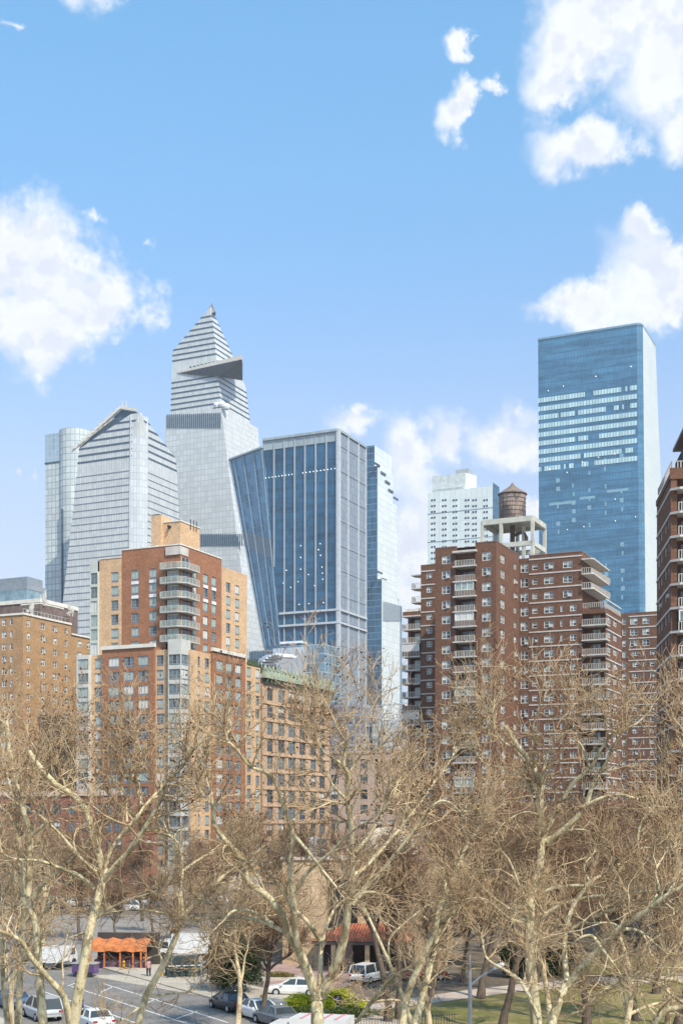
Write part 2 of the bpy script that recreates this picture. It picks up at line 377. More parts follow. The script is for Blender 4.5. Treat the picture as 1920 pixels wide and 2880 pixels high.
# blue tower with white fins
g = G(952, 700)
t = thing('skyscraper', 'dark blue glass tower with white vertical fins and a leaning wedge on its left', 'skyscraper', g.loc, g.rz)
fold = [(741, 1250), (765, 1530), (791, 1811), (800, 2350)]
T4 = Tower(g, fold, [(952, 2350), (952, 1213)], [(1029, 2350), (1027, 1262)])
mblue = curtain('glass_deep_blue', (.026, .098, .180), (.025, .065, .10), 3.9, 1.5, .28, .09, .16, .07, .6, noisev=.6, ior=1.5, refl_streak=.5)
mside = curtain('glass_lit_side', (.245, .285, .33), (.17, .20, .245), 3.9, 1.4, .3, .2, .12, .25, .5, noisev=.15)  # lighter copy of the blue glass, sunlit side put into the colour
T4.solid(0, T4.top, 0, capmat=1).build('glass_wall', [mblue, M['roofgrey']], t)
y1 = g.sy(1027); mb = MB(); mb.face([(.06,0,0),(.06,y1,0),(.06,y1,T4.top-.2),(.06,0,T4.top-.2)]); mb.build('side_glass', mside, t)
zle = g.z(1735)
def zfold(x): return max(interp(sorted([(a, b_) for b_, a in T4.L]), x), 0)
mfin = plain('fin_grey', (.33, .37, .40), .5, .1)
for px in (741.6, 771, 800, 829, 858, 888, 918, 946):
    x = g.fx(px); mb = MB(); zb = max(zfold(x), 0) if x < -.5 else 0
    zb = 0 if px > 800 else zb
    mb.box(x-.34, x+.34, -.7, 0, zb, T4.top+1); mb.build('fin', mfin, t)
mb = MB(); mb.box(-.8, .9, -1.2, .8, 0, T4.top+1.2); mb.build('corner_fin', M['steel'], t)
for px in (977, 1006, 1027):
    y = g.sy(px); mb = MB(); mb.box(0, .7, y-.4, y+.4, 0, T4.top+.5); mb.build('fin', M['steel'], t)
mb = MB()
for k in range(9):
    z_ = g.z(1252)-k*13.3
    mb.box(0, .35, .8, y1, z_, z_+.45)
mb.build('side_rail', plain('slate_rail', (.30, .33, .39), .5), t)
xlm = g.fx(787)
for zz_, h in ((zle+3.2, 1.1), (zle-3.6, 1.1)):
    mb = MB(); mb.box(xlm, 1.1, -1.4, 0, zz_, zz_+h); mb.box(0, 1.1, 0, y1+.3, zz_, zz_+h); mb.build('ledge', M['steel'], t)
mb = MB(); x0 = g.fx(741); mb.box(x0, 0, -.35, 0, g.z(1240), T4.top); 
mb.box(x0, 0, -1.3, .2, T4.top, T4.top+1.3); mb.box(0, .8, 0, y1, T4.top, T4.top+1.3); mb.build('parapet_screen', curtain('screen', (.36, .42, .44), (.24, .30, .33), 30, 1.1, 0, .4, .15, .4), t)
ml = emit('lamp_white', (1, .95, .84), .8)
dots = [(845,1535),(845,1568),(845,1601),(900,1529),(895,1546),(901,1562),(905,1595),(906,1612),(907,1629),(867,1616),(838,1636),(884,1647),(805,1604),(796,1640),(817,1652),(841,1700),(868,1698),(909,1695)]
dots += [(747+k*9.2, 1344-k*1.25) for k in range(9)]+[(851+k*10, 1330-k*1.4) for k in range(10)]
lm = MB(); lm.lathe([(.1,-.3),(.2,-.2),(.22,.1),(.16,.22),(.1,.26)], 6); lme = lm.mesh('ceiling_light', [ml])
for px, py in dots:
    x = g.fx(px, -.4); link('ceiling_light', lme, t, (x, -.35, g.z(py, x, -.35)))
# leaning wedge
def pz(px, py, zref): return (zref-H)*FPX/(HZ-py)
zt = T4.top-8; zf0 = zt
dA = (zt-H)*FPX/(HZ-1293)
def loc4(px, py, dep):
    X = (px-CPX)/FPX*dep-g.X; Y = dep-g.Y; return (X*g.c-Y*g.s, X*g.s+Y*g.c, H+(HZ-py)/FPX*dep)
xf = g.fx(741); f0 = (xf, -.1, g.z(1258, xf)); dA = (f0[2]-H)*FPX/(HZ-1293); a0 = loc4(646, 1293, dA)
xf1 = g.fx(791); f1 = (xf1, -.1, g.z(1815, xf1)); dB = (f1[2]-H)*FPX/(HZ-1822); a1 = loc4(743, 1822, dB)
f2 = (g.fx(800), -.1, 0); a2 = (a1[0]+6, a1[1], 0)
mb = MB(); w = 60
def q(a, b_, c_, d_): 
    L = (Vector(b_)-Vector(a)).length; mb.face([a, b_, c_, d_], 0, [(0, a[2]), (L, b_[2]), (L, c_[2]), (0, d_[2])])
q(a1, f1, f0, a0); q(a2, f2, f1, a1)
bk = lambda p: (p[0]+4, p[1]+26, p[2])
q(bk(a1), a1, a0, bk(a0)); q(bk(a2), a2, a1, bk(a1)); mb.face([a0, f0, (f0[0], 30, f0[2]), bk(a0)]); 
mwd = curtain('glass_wedge', (.11, .25, .37), (.13, .23, .31), 3.9, 1.5, .35, .15, .3, .12, .6, noisev=.8)
mb.build('wedge_glass', mwd, t)
lerp = lambda a, b_, f: tuple(a[i]+(b_[i]-a[i])*f for i in range(3))
off = Vector((-.25, -.6, 0))
for f in (.14, .42, .72, .97):
    mb = MB(); mb.bar(Vector(lerp(a0, f0, f))+off, Vector(lerp(a1, f1, f))+off, .45); mb.build('fin', plain('wedge_fin', (.24, .33, .40), .5), t)
mb = MB(); mb.bar(Vector(a0)+off, Vector(f0)+off, .9); mb.bar(Vector(a0)+off, Vector(a1)+off, .5); mb.build('wedge_coping', M['steel'], t)
g0, g1 = .385, .47
mb = MB(); pts = [lerp(a0, a1, g0), lerp(f0, f1, g0+.08), lerp(f0, f1, g1+.10), lerp(a0, a1, g1)]
mb.face([Vector(p)+off*.6 for p in pts]); mb.build('louvre_band', plain('wedge_band', (.26, .29, .32), .6, .25, 2), t)

# stepped tower behind
g = G(1061, 850)
t = thing('skyscraper', 'stepped white and blue tower behind the finned blue tower', 'skyscraper', g.loc, g.rz)
mst = curtain('glass_white', (.68, .72, .71), (.52, .57, .57), 4.2, 5.0, .35, .2, .06, .3, .6, noisev=.05)
mbl2 = curtain('glass_blue_back', (.035, .105, .18), (.12, .22, .30), 4.2, 1.8, .5, .15, .35, .1, .6, noisev=.7)
def stepbox(pl, pc, pr, ptop, pbot, name, push=0):
    x = g.fx(pc, push); x0 = g.fx(pl, push); yr = g.sy(pr, x); z1 = g.z(ptop, x, push); z0 = g.z(pbot, x, push) if pbot else 0
    mb = MB(); mb.face([(x0,push,z0),(x,push,z0),(x,push,z1),(x0,push,z1)], 0); mb.face([(x,push,z0),(x,yr,z0),(x,yr,z1),(x,push,z1)], 1)
    mb.face([(x,yr,z0),(x0,yr,z0),(x0,yr,z1),(x,yr,z1)], 1); mb.face([(x0,yr,z0),(x0,push,z0),(x0,push,z1),(x0,yr,z1)], 1)
    mb.face([(x0,push,z1),(x,push,z1),(x,yr,z1),(x0,yr,z1)], 2); mb.build(name, [mbl2, mst, M['roofgrey']], t)
    return x, yr, z0, z1
stepbox(1000, 1053, 1101, 1252, 1320, 'upper_tier', 4)
stepbox(1000, 1061, 1104, 1310, 1640, 'middle_tier', 2)
stepbox(1000, 1061.5, 1117, 1391, 1640, 'shoulder_tier', 2.5)
stepbox(1000, 1073, 1119, 1628, None, 'lower_tier')
stepbox(1000, 1073.5, 1130, 1700, None, 'base_tier', .5)
for px, py in ((1060,1308),(1077,1333),(1089,1358),(1098,1382),(1112,1404),(1067,1612),(1079,1632),(1089,1650),(1102,1668),(1113,1687)):
    mb = MB(); xx = g.fx(1073 if py > 1600 else 1061, 2)+.2; y = g.sy(px, xx); zz_ = g.z(py, xx, y); mb.box(xx, xx+.4, y-4, y+4, zz_-.4, zz_+1.0); mb.build('terrace', M['band'] if py != 1308 else M['dark'], t)
mb = MB(); xx = g.fx(1073.5, .5)+.2
for k in range(22):
    y = 2+k*(g.sy(1128, xx)-3)/21; mb.box(xx, xx+.5, y, y+.9, g.z(1746, xx, y), g.z(1692+k*.6, xx, y))
mb.build('louvre_fins', plain('grey_fin', (.33, .38, .42), .5), t)

# low glass pavilion and curved roofs in front of the finned tower
g = G(893, 640)
t = thing('low_glass_building', 'low pale glass building with ribbed panels at the foot of the finned blue tower', 'building', g.loc, g.rz)
mb = MB(); x0, x1 = g.fx(786), g.fx(912); mb.box(x0, x1, 0, 18, 0, g.z(1812)); mb.build('glass_wall', curtain('glass_pavilion', (.13, .22, .29), (.33, .42, .47), 4.5, 4.0, .6, .5, .25, .12, noisev=.8), t)
mb = MB(); mb.prism([(g.fx(768, -6), -6), (g.fx(862, -6), -6), (g.fx(850, 3), 3), (g.fx(770, 3), 3)], 0, g.z(1822)); mb.build('pale_wing', plain('pale_panel', (.47, .50, .54), .5, .1, .2), t)
mb = MB(); mb.box(g.fx(700), g.fx(768, -2), -2, 8, 0, g.z(1822)); mb.build('ribbed_wing', plain('rib_white', (.62, .65, .69), .5), t)
mb = MB()
for k in range(15):
    x = g.fx(702+k*4.4, -2.3); mb.box(x, x+.35, -2.35, -2, g.z(1856), g.z(1822))
mb.build('ribs', M['band'], t)
mb = MB(); x0 = g.fx(790); x1 = g.fx(850); mb.box(x0, x1, -1, 6, g.z(1806), g.z(1800)); mb.box((x0+x1)/2-2, (x0+x1)/2+2, 1, 4, g.z(1814), g.z(1806)); mb.build('roof_canopy', M['white'], t)
mb = MB()
for k in range(8):
    f = k/7; xa_ = g.fx(722+f*60, -20); mb.bar((xa_, -20, g.z(1868-26*math.sin(f*2.2), xa_, -20)), (xa_+4, -12, g.z(1872-26*math.sin(f*2.2), xa_, -12)), 6, .8)
mb.build('curved_roof', M['white'], t)

# small-windowed white tower
g = G(1385, 600)
t = thing('white_tower', 'white panelled tower with small paired windows behind the wooden water tank', 'skyscraper', g.loc, g.rz)
mw = curtain('panel_white', (.66, .72, .70), (.50, .57, .57), 4.9, 2.6, .18, .2, .05, .45, .5, noisev=.06)
xl = g.fx(1202); yr = g.sy(1403); zt = g.z(1366)
mb = MB(); mb.box(xl, 0, 0, yr, 0, zt); mb.build('wall', mw, t)
mb = MB(); mb.face([(.1,0,0),(.1,yr,0),(.1,yr,zt+1.5),(.1,0,zt+1.5)]); mb.face([(.1,0,zt),(.1,yr,zt+1.5),(-.4,yr,zt+1.5),(-.4,0,zt)]); mb.build('side_glass', mblue, t)
mb = MB()
for zz_ in (1430, 1480): pass
for k in range(3):
    z_ = g.z(1428)-k*13.2; mb.box(xl, .1, -.12, 0, z_-.0, z_+.25)
mb.build('floor_line', plain('line_blue', (.20, .27, .36), .5), t)
pair = MB(); pair.box(-1.05, -.25, -.12, 0, -.35, .5); pair.box(.25, 1.05, -.12, 0, -.35, .5); pme = pair.mesh('window', [plain('small_window', (.04, .06, .10), .2)])
for px in (1218, 1249, 1279, 1313, 1334, 1365):
    for k in range(15):
        x = g.fx(px, 0); link('window', pme, t, (x, 0, g.z(1407, x)-k*2.72))
mb = MB(); mb.prism([(g.fx(1215, 3), 3), (g.fx(1308, 3), 3), (g.fx(1340, 10), 10), (g.fx(1215, 14), 14)], zt-3, g.z(1335, g.fx(1260, 3), 3)); mb.build('penthouse', plain('pent', (.56, .60, .59), .5), t)
mb = MB(); mb.box(g.fx(1281, 6), g.fx(1316, 6), 6, 12, zt, g.z(1319, g.fx(1300, 6), 6)); mb.build('bulkhead', plain('bulk', (.36, .38, .37)), t)
mb = MB(); mb.box(g.fx(1215), g.fx(1300), 1, 3, zt-.6, zt+1.4); mb.build('roof_railing', plain('railgrey', (.40, .43, .43)), t)

# broad blue tower at the right
g = G(1806, 740)
T8 = Tower(g, [(1519, 2350), (1516, 1740), (1512.5, 954)], [(1812, 2350), (1811, 1740), (1803, 908)], [(1885, 2350), (1862, 1400), (1855, 1312), (1842, 968), (1840, 958)], cham=2.6)
t = T8.empty('skyscraper', 'broad blue glass tower with pale blind strips at the right of the skyline', 'skyscraper')
mt8 = curtain('glass_azure', (.062, .185, .30), (.035, .12, .21), 4.05, 1.7, .5, .42, .09, .12, .6, noisev=.35, refl_streak=.55)
T8.solid(0, T8.top, 0, capmat=1).build('glass_wall', [mt8, M['roofgrey']], t)
mb = MB()
zs = [0.0, 60, 100, 140, 180, 220, 250, T8.top-.3]; zs = [z_ for z_ in zs if z_ < T8.top]
for za_, zb_ in zip(zs[:-1], zs[1:]):
    xa_, xb_ = interp(T8.C, za_)+.12, interp(T8.C, zb_)+.12; ya_, yb_ = interp(T8.R, za_), interp(T8.R, zb_)
    mb.face([(xa_,3.0,za_),(xa_,ya_,za_),(xb_,yb_,zb_),(xb_,3.0,zb_)])
mb.build('side_glass', curtain('glass_pale_lit_side', (.60, .63, .59), (.55, .61, .60), 8.2, 9, .5, .2, .03, .3, .6, noisev=.04), t)  # same glass made pale, sun and sky reflection painted on this face
rows = [(1.055,[(0,.48),(.565,.845),(.885,.905),(.93,1)]), (1.12,[(0,1)]), (1.185,[(0,.21),(.23,.38),(.41,.69),(.77,.82),(.85,.87),(.93,1)]), (1.25,[(0,1)]),
        (1.315,[(0,1)]), (1.38,[(0,.38),(.41,.51),(.62,.98)]), (1.445,[(0,1)]), (1.51,[(0,.435),(.465,.845),(.88,.955)]), (1.575,[(.0,.03),(.06,.23),(.26,.28),(.31,.36),(.44,.51),(.57,1)])]
mbl = curtain('blind_strip', (.50, .66, .66), (.14, .32, .44), 100, 1.7, 0, .42, .16, .3)
ztop = T8.top
for k, (f, segs) in enumerate(rows):
    z_ = g.z(1087)-k*5.0; xl_, xr_ = interp(T8.L, z_), interp(T8.C, z_)
    for a_, b_ in segs: mb = MB(); mb.box(xl_+(xr_-xl_-2.8)*a_+.05, xl_+(xr_-xl_-2.8)*b_-.1, -.2, 0, z_-1.35, z_+1.35); mb.build('blind_strip', mbl, t)
rr = random.Random(3); mdb = plain('dull_blind', (.22, .38, .46), .4, .3, 1.5)
for j, f in enumerate((.19, .34, .49, .645, .80)):
    for k in range(22):
        if rr.random() < .35 or k in (8, 9): continue
        z_ = g.z(1300)-k*5.0+j*1.2; xl_, xr_ = interp(T8.L, z_), interp(T8.C, z_); x = xl_+(xr_-xl_)*f+rr.uniform(-.3, .3)
        w_ = rr.choice((.5, .5, 1.1)); mb = MB(); mb.box(x-w_, x+w_, -.15, 0, z_-1.3, z_+1.2); mb.build('window_blind', mdb, t)
for f0_, f1_, zp in ((.1, .36, 1392), (.4, .55, 1384), (.66, .86, 1372)):
    z_ = g.z(zp); xl_, xr_ = interp(T8.L, z_), interp(T8.C, z_); mb = MB(); mb.box(xl_+(xr_-xl_)*f0_, xl_+(xr_-xl_)*f1_, -.12, 0, z_-.8, z_+.8); mb.build('window_blind', mdb, t)
for f, py in ((.1,1062),(.25,1055),(.565,1040),(.9,1026),(.11,1290),(.28,1305),(.43,1280),(.585,1272),(.74,1268),(.28,1470),(.44,1466),(.74,1458),(.93,1452),(.74,1396)):
    z_ = g.z(py); xl_, xr_ = interp(T8.L, z_), interp(T8.C, z_); link('ceiling_light', lme, t, (xl_+(xr_-xl_)*f, -.3, z_))
mb = MB(); mb.prism([tuple(p) for p in T8.ring(T8.top-.6, .25)], T8.top-.6, T8.top+.5); mb.build('coping', plain('blue_coping', (.20, .33, .42), .4), t)
# ------------------------------------------------------------ masonry buildings with real openings
class Bld:
    def __init__(s, g, name, label, cat='apartment building', group=None):
        s.g = g; s.t = thing(name, label, cat, g.loc, g.rz, group); s.w = []; s.rnd = random.Random(len(label))
    def wall(s, mb, axis, plane, u0, u1, z0, z1, holes=(), mat=0, rev=.22, revmat=None):
        """wall in the plane, holes (ua,ub,za,zb) cut out with reveals"""
        revmat = mat if revmat is None else revmat
        pt = (lambda u, z, d: (u, plane+d, z)) if axis == 'f' else (lambda u, z, d: (plane-d, u, z))
        hs = [h for h in holes if h[0] > u0+.01 and h[1] < u1-.01 and h[2] > z0+.01 and h[3] < z1-.01]
        us = sorted({u0, u1} | {h[0] for h in hs} | {h[1] for h in hs})
        for ua, ub in zip(us[:-1], us[1:]):
            um = (ua+ub)/2; cov = sorted((h[2], h[3]) for h in hs if h[0] < um < h[1]); zc = z0
            for a, b_ in cov+[(z1, z1)]:
                if a > zc+1e-4: mb.face([pt(ua,zc,0), pt(ub,zc,0), pt(ub,a,0), pt(ua,a,0)], mat, [(ua,zc),(ub,zc),(ub,a),(ua,a)])
                zc = max(zc, b_)
        for ua, ub, a, b_ in hs:
            mb.face([pt(ua,a,0), pt(ub,a,0), pt(ub,a,rev), pt(ua,a,rev)], revmat); mb.face([pt(ua,b_,rev), pt(ub,b_,rev), pt(ub,b_,0), pt(ua,b_,0)], revmat)
            mb.face([pt(ua,a,rev), pt(ua,b_,rev), pt(ua,b_,0), pt(ua,a,0)], revmat); mb.face([pt(ub,a,0), pt(ub,b_,0), pt(ub,b_,rev), pt(ub,a,rev)], revmat)
        return hs
    def win(s, axis, plane, hole, kind, rev=.22):
        ua, ub, a, b_ = hole; u = (ua+ub)/2
        loc = (u, plane+rev, a) if axis == 'f' else (plane-rev, u, a)
        s.w.append((loc, 0.0 if axis == 'f' else math.pi/2, round(ub-ua, 2), round(b_-a, 2), kind, s.rnd.randrange(5)))
    def body(s, x0, x1, y0, y1, z0, z1, mat=0, roof=1, mb=None):
        """the sides without windows and the roof"""
        mb.face([(x1,y1,z0),(x0,y1,z0),(x0,y1,z1),(x1,y1,z1)], mat); mb.face([(x0,y1,z0),(x0,y0,z0),(x0,y0,z1),(x0,y1,z1)], mat)
        mb.face([(x0,y0,z1),(x1,y0,z1),(x1,y1,z1),(x0,y1,z1)], roof)
    def finish(s, cap=100):
        s.w.sort(key=lambda q: (-q[0][2], q[0][0])); rest = MB(); rp = MB()
        for i, (loc, r, w, h, kind, v) in enumerate(s.w):
            fr, pa = window_mb(w, h, kind, v)
            if i < cap:
                key = (w, h, kind, v)
                if key not in WC: WC[key] = (fr.mesh('window', WM[kind]), pa.mesh('pane', PM))
                o = link('window', WC[key][0], s.t, loc, r); link('pane', WC[key][1], o)
            else:
                Mx = Matrix.Translation(Vector(loc)) @ Matrix.Rotation(r, 4, 'Z'); rest.merge(fr, Mx); rp.merge(pa, Mx); rk = kind
        if rest.v:
            o = rest.build('window', WM[rk], s.t); tag(o, kind='stuff'); tag(rp.build('pane', PM, o), kind='stuff')
WC = {}; WMB = {}
mg_dark = plain('window_glass', (.030, .042, .055), .06, .4, .5, spec=.8)
mg_pale = plain('curtained_glass', (.33, .40, .37), .12, .25, .8, spec=.7)
mg_blind = plain('blind', (.62, .61, .57), .35, .1, 2, spec=.5)
mg_mid = plain('net_curtain_glass', (.12, .155, .165), .08, .4, 1.0, spec=.8)
PM = [mg_dark, mg_pale, mg_blind, mg_mid]
f_white = plain('white_frame', (.66, .65, .62), .5, .1); f_alu = plain('aluminium_frame', (.30, .33, .34), .4, .1)
f_grille = plain('louvre_grille', (.17, .19, .21), .5, .2, 3); f_brown = plain('brown_frame', (.11, .09, .075), .6, .2); f_ac = plain('air_conditioner', (.52, .52, .49), .5, .1)
WM = {'dh': [f_white, f_ac], 'apt': [f_alu, f_grille], 'bay': [f_alu, f_grille], 'old': [f_brown, f_grille], 'sl': [f_alu, f_ac]}
def window_mb(w, h, kind, v):
    key = (w, h, kind, v)
    if key in WMB: return WMB[key]
    f, p = MB(), MB(); w2 = w/2
    if kind == 'dh':
        t = .13
        f.box(-w2-.04, w2+.04, -.16, .0, -.10, 0)
        for a, b_, c, d in ((-w2, -w2+t, 0, h), (w2-t, w2, 0, h), (-w2+t, w2-t, 0, t), (-w2+t, w2-t, h-t, h)): f.box(a, b_, -.10, .0, c, d)
        n = 1 if w < 1.15 else (2 if w < 1.95 else 3)
        for k in range(1, n): x = -w2+w*k/n; f.box(x-.06, x+.06, -.09, .0, t, h-t)
        f.box(-w2+t, w2-t, -.07, -.005, h*.47, h*.47+.07)
        for k in range(n):
            a, b_ = -w2+w*k/n, -w2+w*(k+1)/n; hb = (.0, .5, .5, .3, 1.0)[(v+k*2) % 5] if v != 0 else 0
            zb = h-hb*h; top = (2, 1, 2, 3, 1)[(v+k) % 5]
            if hb > 0: p.face([(a,-.03,zb),(b_,-.03,zb),(b_,-.03,h),(a,-.03,h)], top)
            if hb < 1: p.face([(a,-.03,0),(b_,-.03,0),(b_,-.03,zb),(a,-.03,zb)], 0 if (v+k) % 2 else 3)
        if v == 3 and w > 1: f.box(.05, min(w2-t, .75), -.45, -.0, t, t+.42, 1)
    elif kind in ('apt', 'sl', 'bay'):
        t = .07; g0 = .42 if kind == 'apt' else (.3 if kind == 'bay' else .0)
        if g0: f.box(-w2, w2, -.06, 0, 0, g0-.04, 1)
        f.box(-w2, w2, -.09, 0, g0-.04, g0+t)
        f.box(-w2, -w2+t, -.09, 0, g0+t, h); f.box(w2-t, w2, -.09, 0, g0+t, h); f.box(-w2+t, w2-t, -.09, 0, h-t, h)
        n = 2 if w < 2.4 else 3
        for k in range(1, n): x = -w2+w*k/n; f.box(x-.04, x+.04, -.08, 0, g0+t, h-t)
        if v in (1, 3): f.box(-w2+t, w2-t, -.07, -.01, g0+(h-g0)*.3, g0+(h-g0)*.3+.06)
        for k in range(n):
            a, b_ = -w2+w*k/n, -w2+w*(k+1)/n
            c = ((1, 1), (3, 0), (1, 1), (3, 3), (2, 2))[v][k % 2]
            p.face([(a,-.03,g0),(b_,-.03,g0),(b_,-.03,h),(a,-.03,h)], c)
    else:
        t = .12
        f.box(-w2, -w2+t, -.08, 0, 0, h); f.box(w2-t, w2, -.08, 0, 0, h); f.box(-w2+t, w2-t, -.08, 0, h-t, h); f.box(-w2+t, w2-t, -.08, 0, 0, t)
        f.box(-w2+t, w2-t, -.07, 0, h*.5, h*.5+.08); f.box(-.05, .05, -.065, 0, t, h-t)
        p.face([(-w2,-.03,0),(w2,-.03,0),(w2,-.03,h),(-w2,-.03,h)], (0, 3, 0, 0, 3)[v])
        if v == 3: p.face([(-w2,-.04,h*.5),(w2,-.04,h*.5),(w2,-.04,h),(-w2,-.04,h)], 2)
    WMB[key] = (f, p); return f, p
mtan = brick('tan_brick', (.60, .40, .235), (.56, .40, .26), .07); mred = brick('red_brick', (.33, .150, .080), (.30, .17, .11), .12, stain=(.25, .12, .07))
mcap = plain('stone_coping', (.70, .66, .58), .7, .1); mconc = plain('concrete', (.45, .44, .41), .8, .12)
mglr, N_, b_g = mat_new('green_glass_rail'); setc(N_, b_g, 'Base Color', (.42, .50, .45)); setc(N_, b_g, 'Roughness', .1); setc(N_, b_g, 'Alpha', .28)
# ---- left apartment building: upper block set back on a lower block
g = G(507, 272)
b = Bld(g, 'apartment_building', 'tan and red brick apartment building with stacked corner balconies and a square rooftop bulkhead')
B = b.t; FH = 3.0; S = 3.0
zr = g.z(1532); x3 = g.fx(342); x4 = g.fx(279); x5 = g.fx(257); y3 = g.sy(623); y4 = g.sy(701)
zroof2 = g.z(1830); zb0 = zroof2-.5
# openings: rows counted down from the roof
def rows(top, n, sill, head): return [(top-k*FH-sill, top-k*FH-head) for k in range(n)]
sl1 = g.z(1617)    # sill of first row, at the corner
R1 = [(sl1-.1-k*FH-.25, sl1-.1-k*FH+1.95) for k in range(8)]
for nm, mm, ua, ub, cols, top in (('tan_wall', mtan, x4, x3, [(g.fx(312), g.fx(333))], g.z(1568, x3)), ('brick_wall', mred, x3, 0, [(g.fx(369), g.fx(390)), (g.fx(419), g.fx(440))], zr)):
    mb = MB(); hs = [(a, c, z0, z1) for a, c in cols for z0, z1 in R1 if z0 > zb0+.2]
    if nm == 'brick_wall': hs += [(g.fx(466), -.35, sl1-k*FH-.75, sl1-k*FH+1.9) for k in range(8) if sl1-k*FH-.75 > zb0]
    hh = b.wall(mb, 'f', 0, ua, ub, zb0, top, hs)
    for h in hh:
        if h[1] < -.5 or nm == 'tan_wall': b.win('f', 0, h, 'apt')
    if nm == 'brick_wall':
        hs = [(g.sy(p0), g.sy(p1), z0, z1) for p0, p1 in ((541, 553), (571, 585), (595, 608)) for z0, z1 in R1 if z0 > zb0+.2]
        hh = b.wall(mb, 's', 0, 0, y3, zb0, zr, hs)
        for h in hh: b.win('s', 0, h, 'apt')
    b.body(ua, ub, 0, (y3 if nm == 'brick_wall' else 18), zb0, top-.02, 0, 1, mb)
    mb.box(ua, ub, -.12, .35, top, top+.25, 2)
    if nm == 'brick_wall': mb.box(-.35, .14, .35, y3, top, top+.25, 2)
    mb.build(nm, [mm, M['roofgrey'], mcap], B)
mb = MB(); hs = [(g.sy(p0, -.6), g.sy(p1, -.6), z0, z1) for p0, p1 in ((636, 648), (661, 673), (684, 696)) for z0, z1 in R1 if z0 > zb0+.2]
zt_ = g.z(1590, 0, y3)
hh = b.wall(mb, 's', -.6, y3, y4, zb0, zt_, hs)
for h in hh: b.win('s', -.6, h, 'apt')
b.body(-14, -.6, y3, y4, zb0, zt_, 0, 1, mb); mb.build('tan_wall', [mtan, M['roofgrey']], B)
# left glazed bay
mb = MB(); hs = [(x5+.15, x4-.15, z0-.1, z1+.1) for z0, z1 in R1 if z0 > zb0+.3]; hh = b.wall(mb, 'f', -.5, x5, x4, zb0, g.z(1578, x4), hs)
for h in hh: b.win('f', -.5, h, 'sl')
b.body(x5, x4, -.5, 12, zb0, g.z(1578, x4), 0, 0, mb); mb.face([(x4,-.5,zb0),(x4,0,zb0),(x4,0,zr-4),(x4,-.5,zr-4)]); mb.build('bay', plain('bay_green_white', (.52, .54, .48), .5, .08), B)
# white spandrels between some windows
for cx in ((369, 390), (419, 440)):
    for k in range(0, 2):
        z0 = R1[k][0]; mb = MB(); mb.box(g.fx(cx[0])+.03, g.fx(cx[1])-.03, -.04, .1, z0-.78, z0-.12); mb.build('spandrel_panel', M['white'], B)
for cx in ((571, 585), (595, 608)):
    for k in (0, 1):
        z0 = R1[k][0]; mb = MB(); mb.box(-.1, .04, g.sy(cx[0])+.03, g.sy(cx[1])-.03, z0-.78, z0-.12); mb.build('spandrel_panel', M['white'], B)
# corner balconies
xb = g.fx(462); yb = 5.2
for k in range(6):
    zf = g.z(1598)-k*FH
    mb = MB(); mb.prism([(xb, -1.7), (.2, -1.7), (1.6, -.2), (1.6, yb), (-.3, yb), (-.3, .3), (xb, .3)], zf-.28, zf); o = mb.build('balcony', mconc, B)
    mb = MB()
    for (a, c) in (((xb, -1.62), (.2, -1.62)), ((.2, -1.62), (1.52, -.2)), ((1.52, -.2), (1.52, yb)), ((xb+.05, -.1), (xb+.05, -1.62))):
        mb.bar((*a, zf+1.1), (*c, zf+1.1), .06, mat=1); n = max(1, int((Vector(c)-Vector(a)).length/1.1))
        for j in range(n+1): p = Vector(a).lerp(Vector(c), j/n); mb.bar((p.x, p.y, zf), (p.x, p.y, zf+1.1), .05, mat=1)
        v0, v1 = Vector((*a, 0)), Vector((*c, 0)); mb.bar(v0+Vector((0, 0, zf+.55)), v1+Vector((0, 0, zf+.55)), .02, .95)
    mb.build('railing', [mglr, f_white], o)
    mb = MB(); mb.box(g.fx(470), -.5, .12, .3, zf, zf+2.55, 0); mb.box(g.fx(470)+.01, -.5, .05, .12, zf+2.4, zf+2.6, 1)
    for j in range(4): x = g.fx(470)+(.5-g.fx(470))*j/4; mb.box(x, x+.08, .04, .12, zf, zf+2.4, 1)
    mb.face([(.03,.4,zf),(.03,yb-1.6,zf),(.03,yb-1.6,zf+2.4),(.03,.4,zf+2.4)], 2)
    for j in range(3): y = .4+j*1.45; mb.box(0, .08, y, y+.08, zf, zf+2.4, 1)
    mb.build('sliding_door', [mg_pale if k % 2 else mg_mid, f_white, mg_dark], B)
mb = MB(); mb.box(g.fx(468), .15, -.35, 3, zr-2.0, zr-.3); mb.build('corner_fascia', plain('fascia_beige', (.55, .51, .45), .6), B)
# bulkhead
mb = MB(); gx0, gx1 = g.fx(453, 5), g.fx(507, 5); zp = g.z(1462, 0, 5)
mb.box(gx0, gx1, 5, 13, zr, zp, 0); mb.box(gx0-.15, gx1+.15, 4.85, 13.15, zp, zp+.25, 1); mb.box(gx0+.0, g.fx(427+26, 5)+.01, 5, 5.02, zr, zr+.1)
o = mb.build('bulkhead', [mtan, mcap], B)
mb = MB(); mb.box(g.fx(425, 4), g.fx(453, 4)-.02, 4, 8, zr-.5, g.z(1449, g.fx(440, 4), 4)); mb.box(g.fx(428, 4.5), g.fx(446, 4.5), 4.6, 7, g.z(1449, g.fx(440, 4), 4), g.z(1444, g.fx(440, 4), 4), 1); mb.build('chimney', [mtan, M['dark']], o)
mb = MB(); cx_, cz_ = g.fx(478, 5), g.z(1482, g.fx(478, 5), 5)
mb.tube([(cx_, 5, cz_), (cx_, 4.4, cz_), (cx_, 4.4, cz_-.6)], [.35, .35, .3], 8); mb.build('vent', M['dark'], o)
mb = MB(); cx_ = g.fx(447, 4.3); mb.lathe([(.1, 0), (.45, .2), (.5, .6), (.2, 1.0)], 10, 0, (cx_, 3.6, zr+.2)); mb.build('roof_light', M['white'], B)
mb = MB()
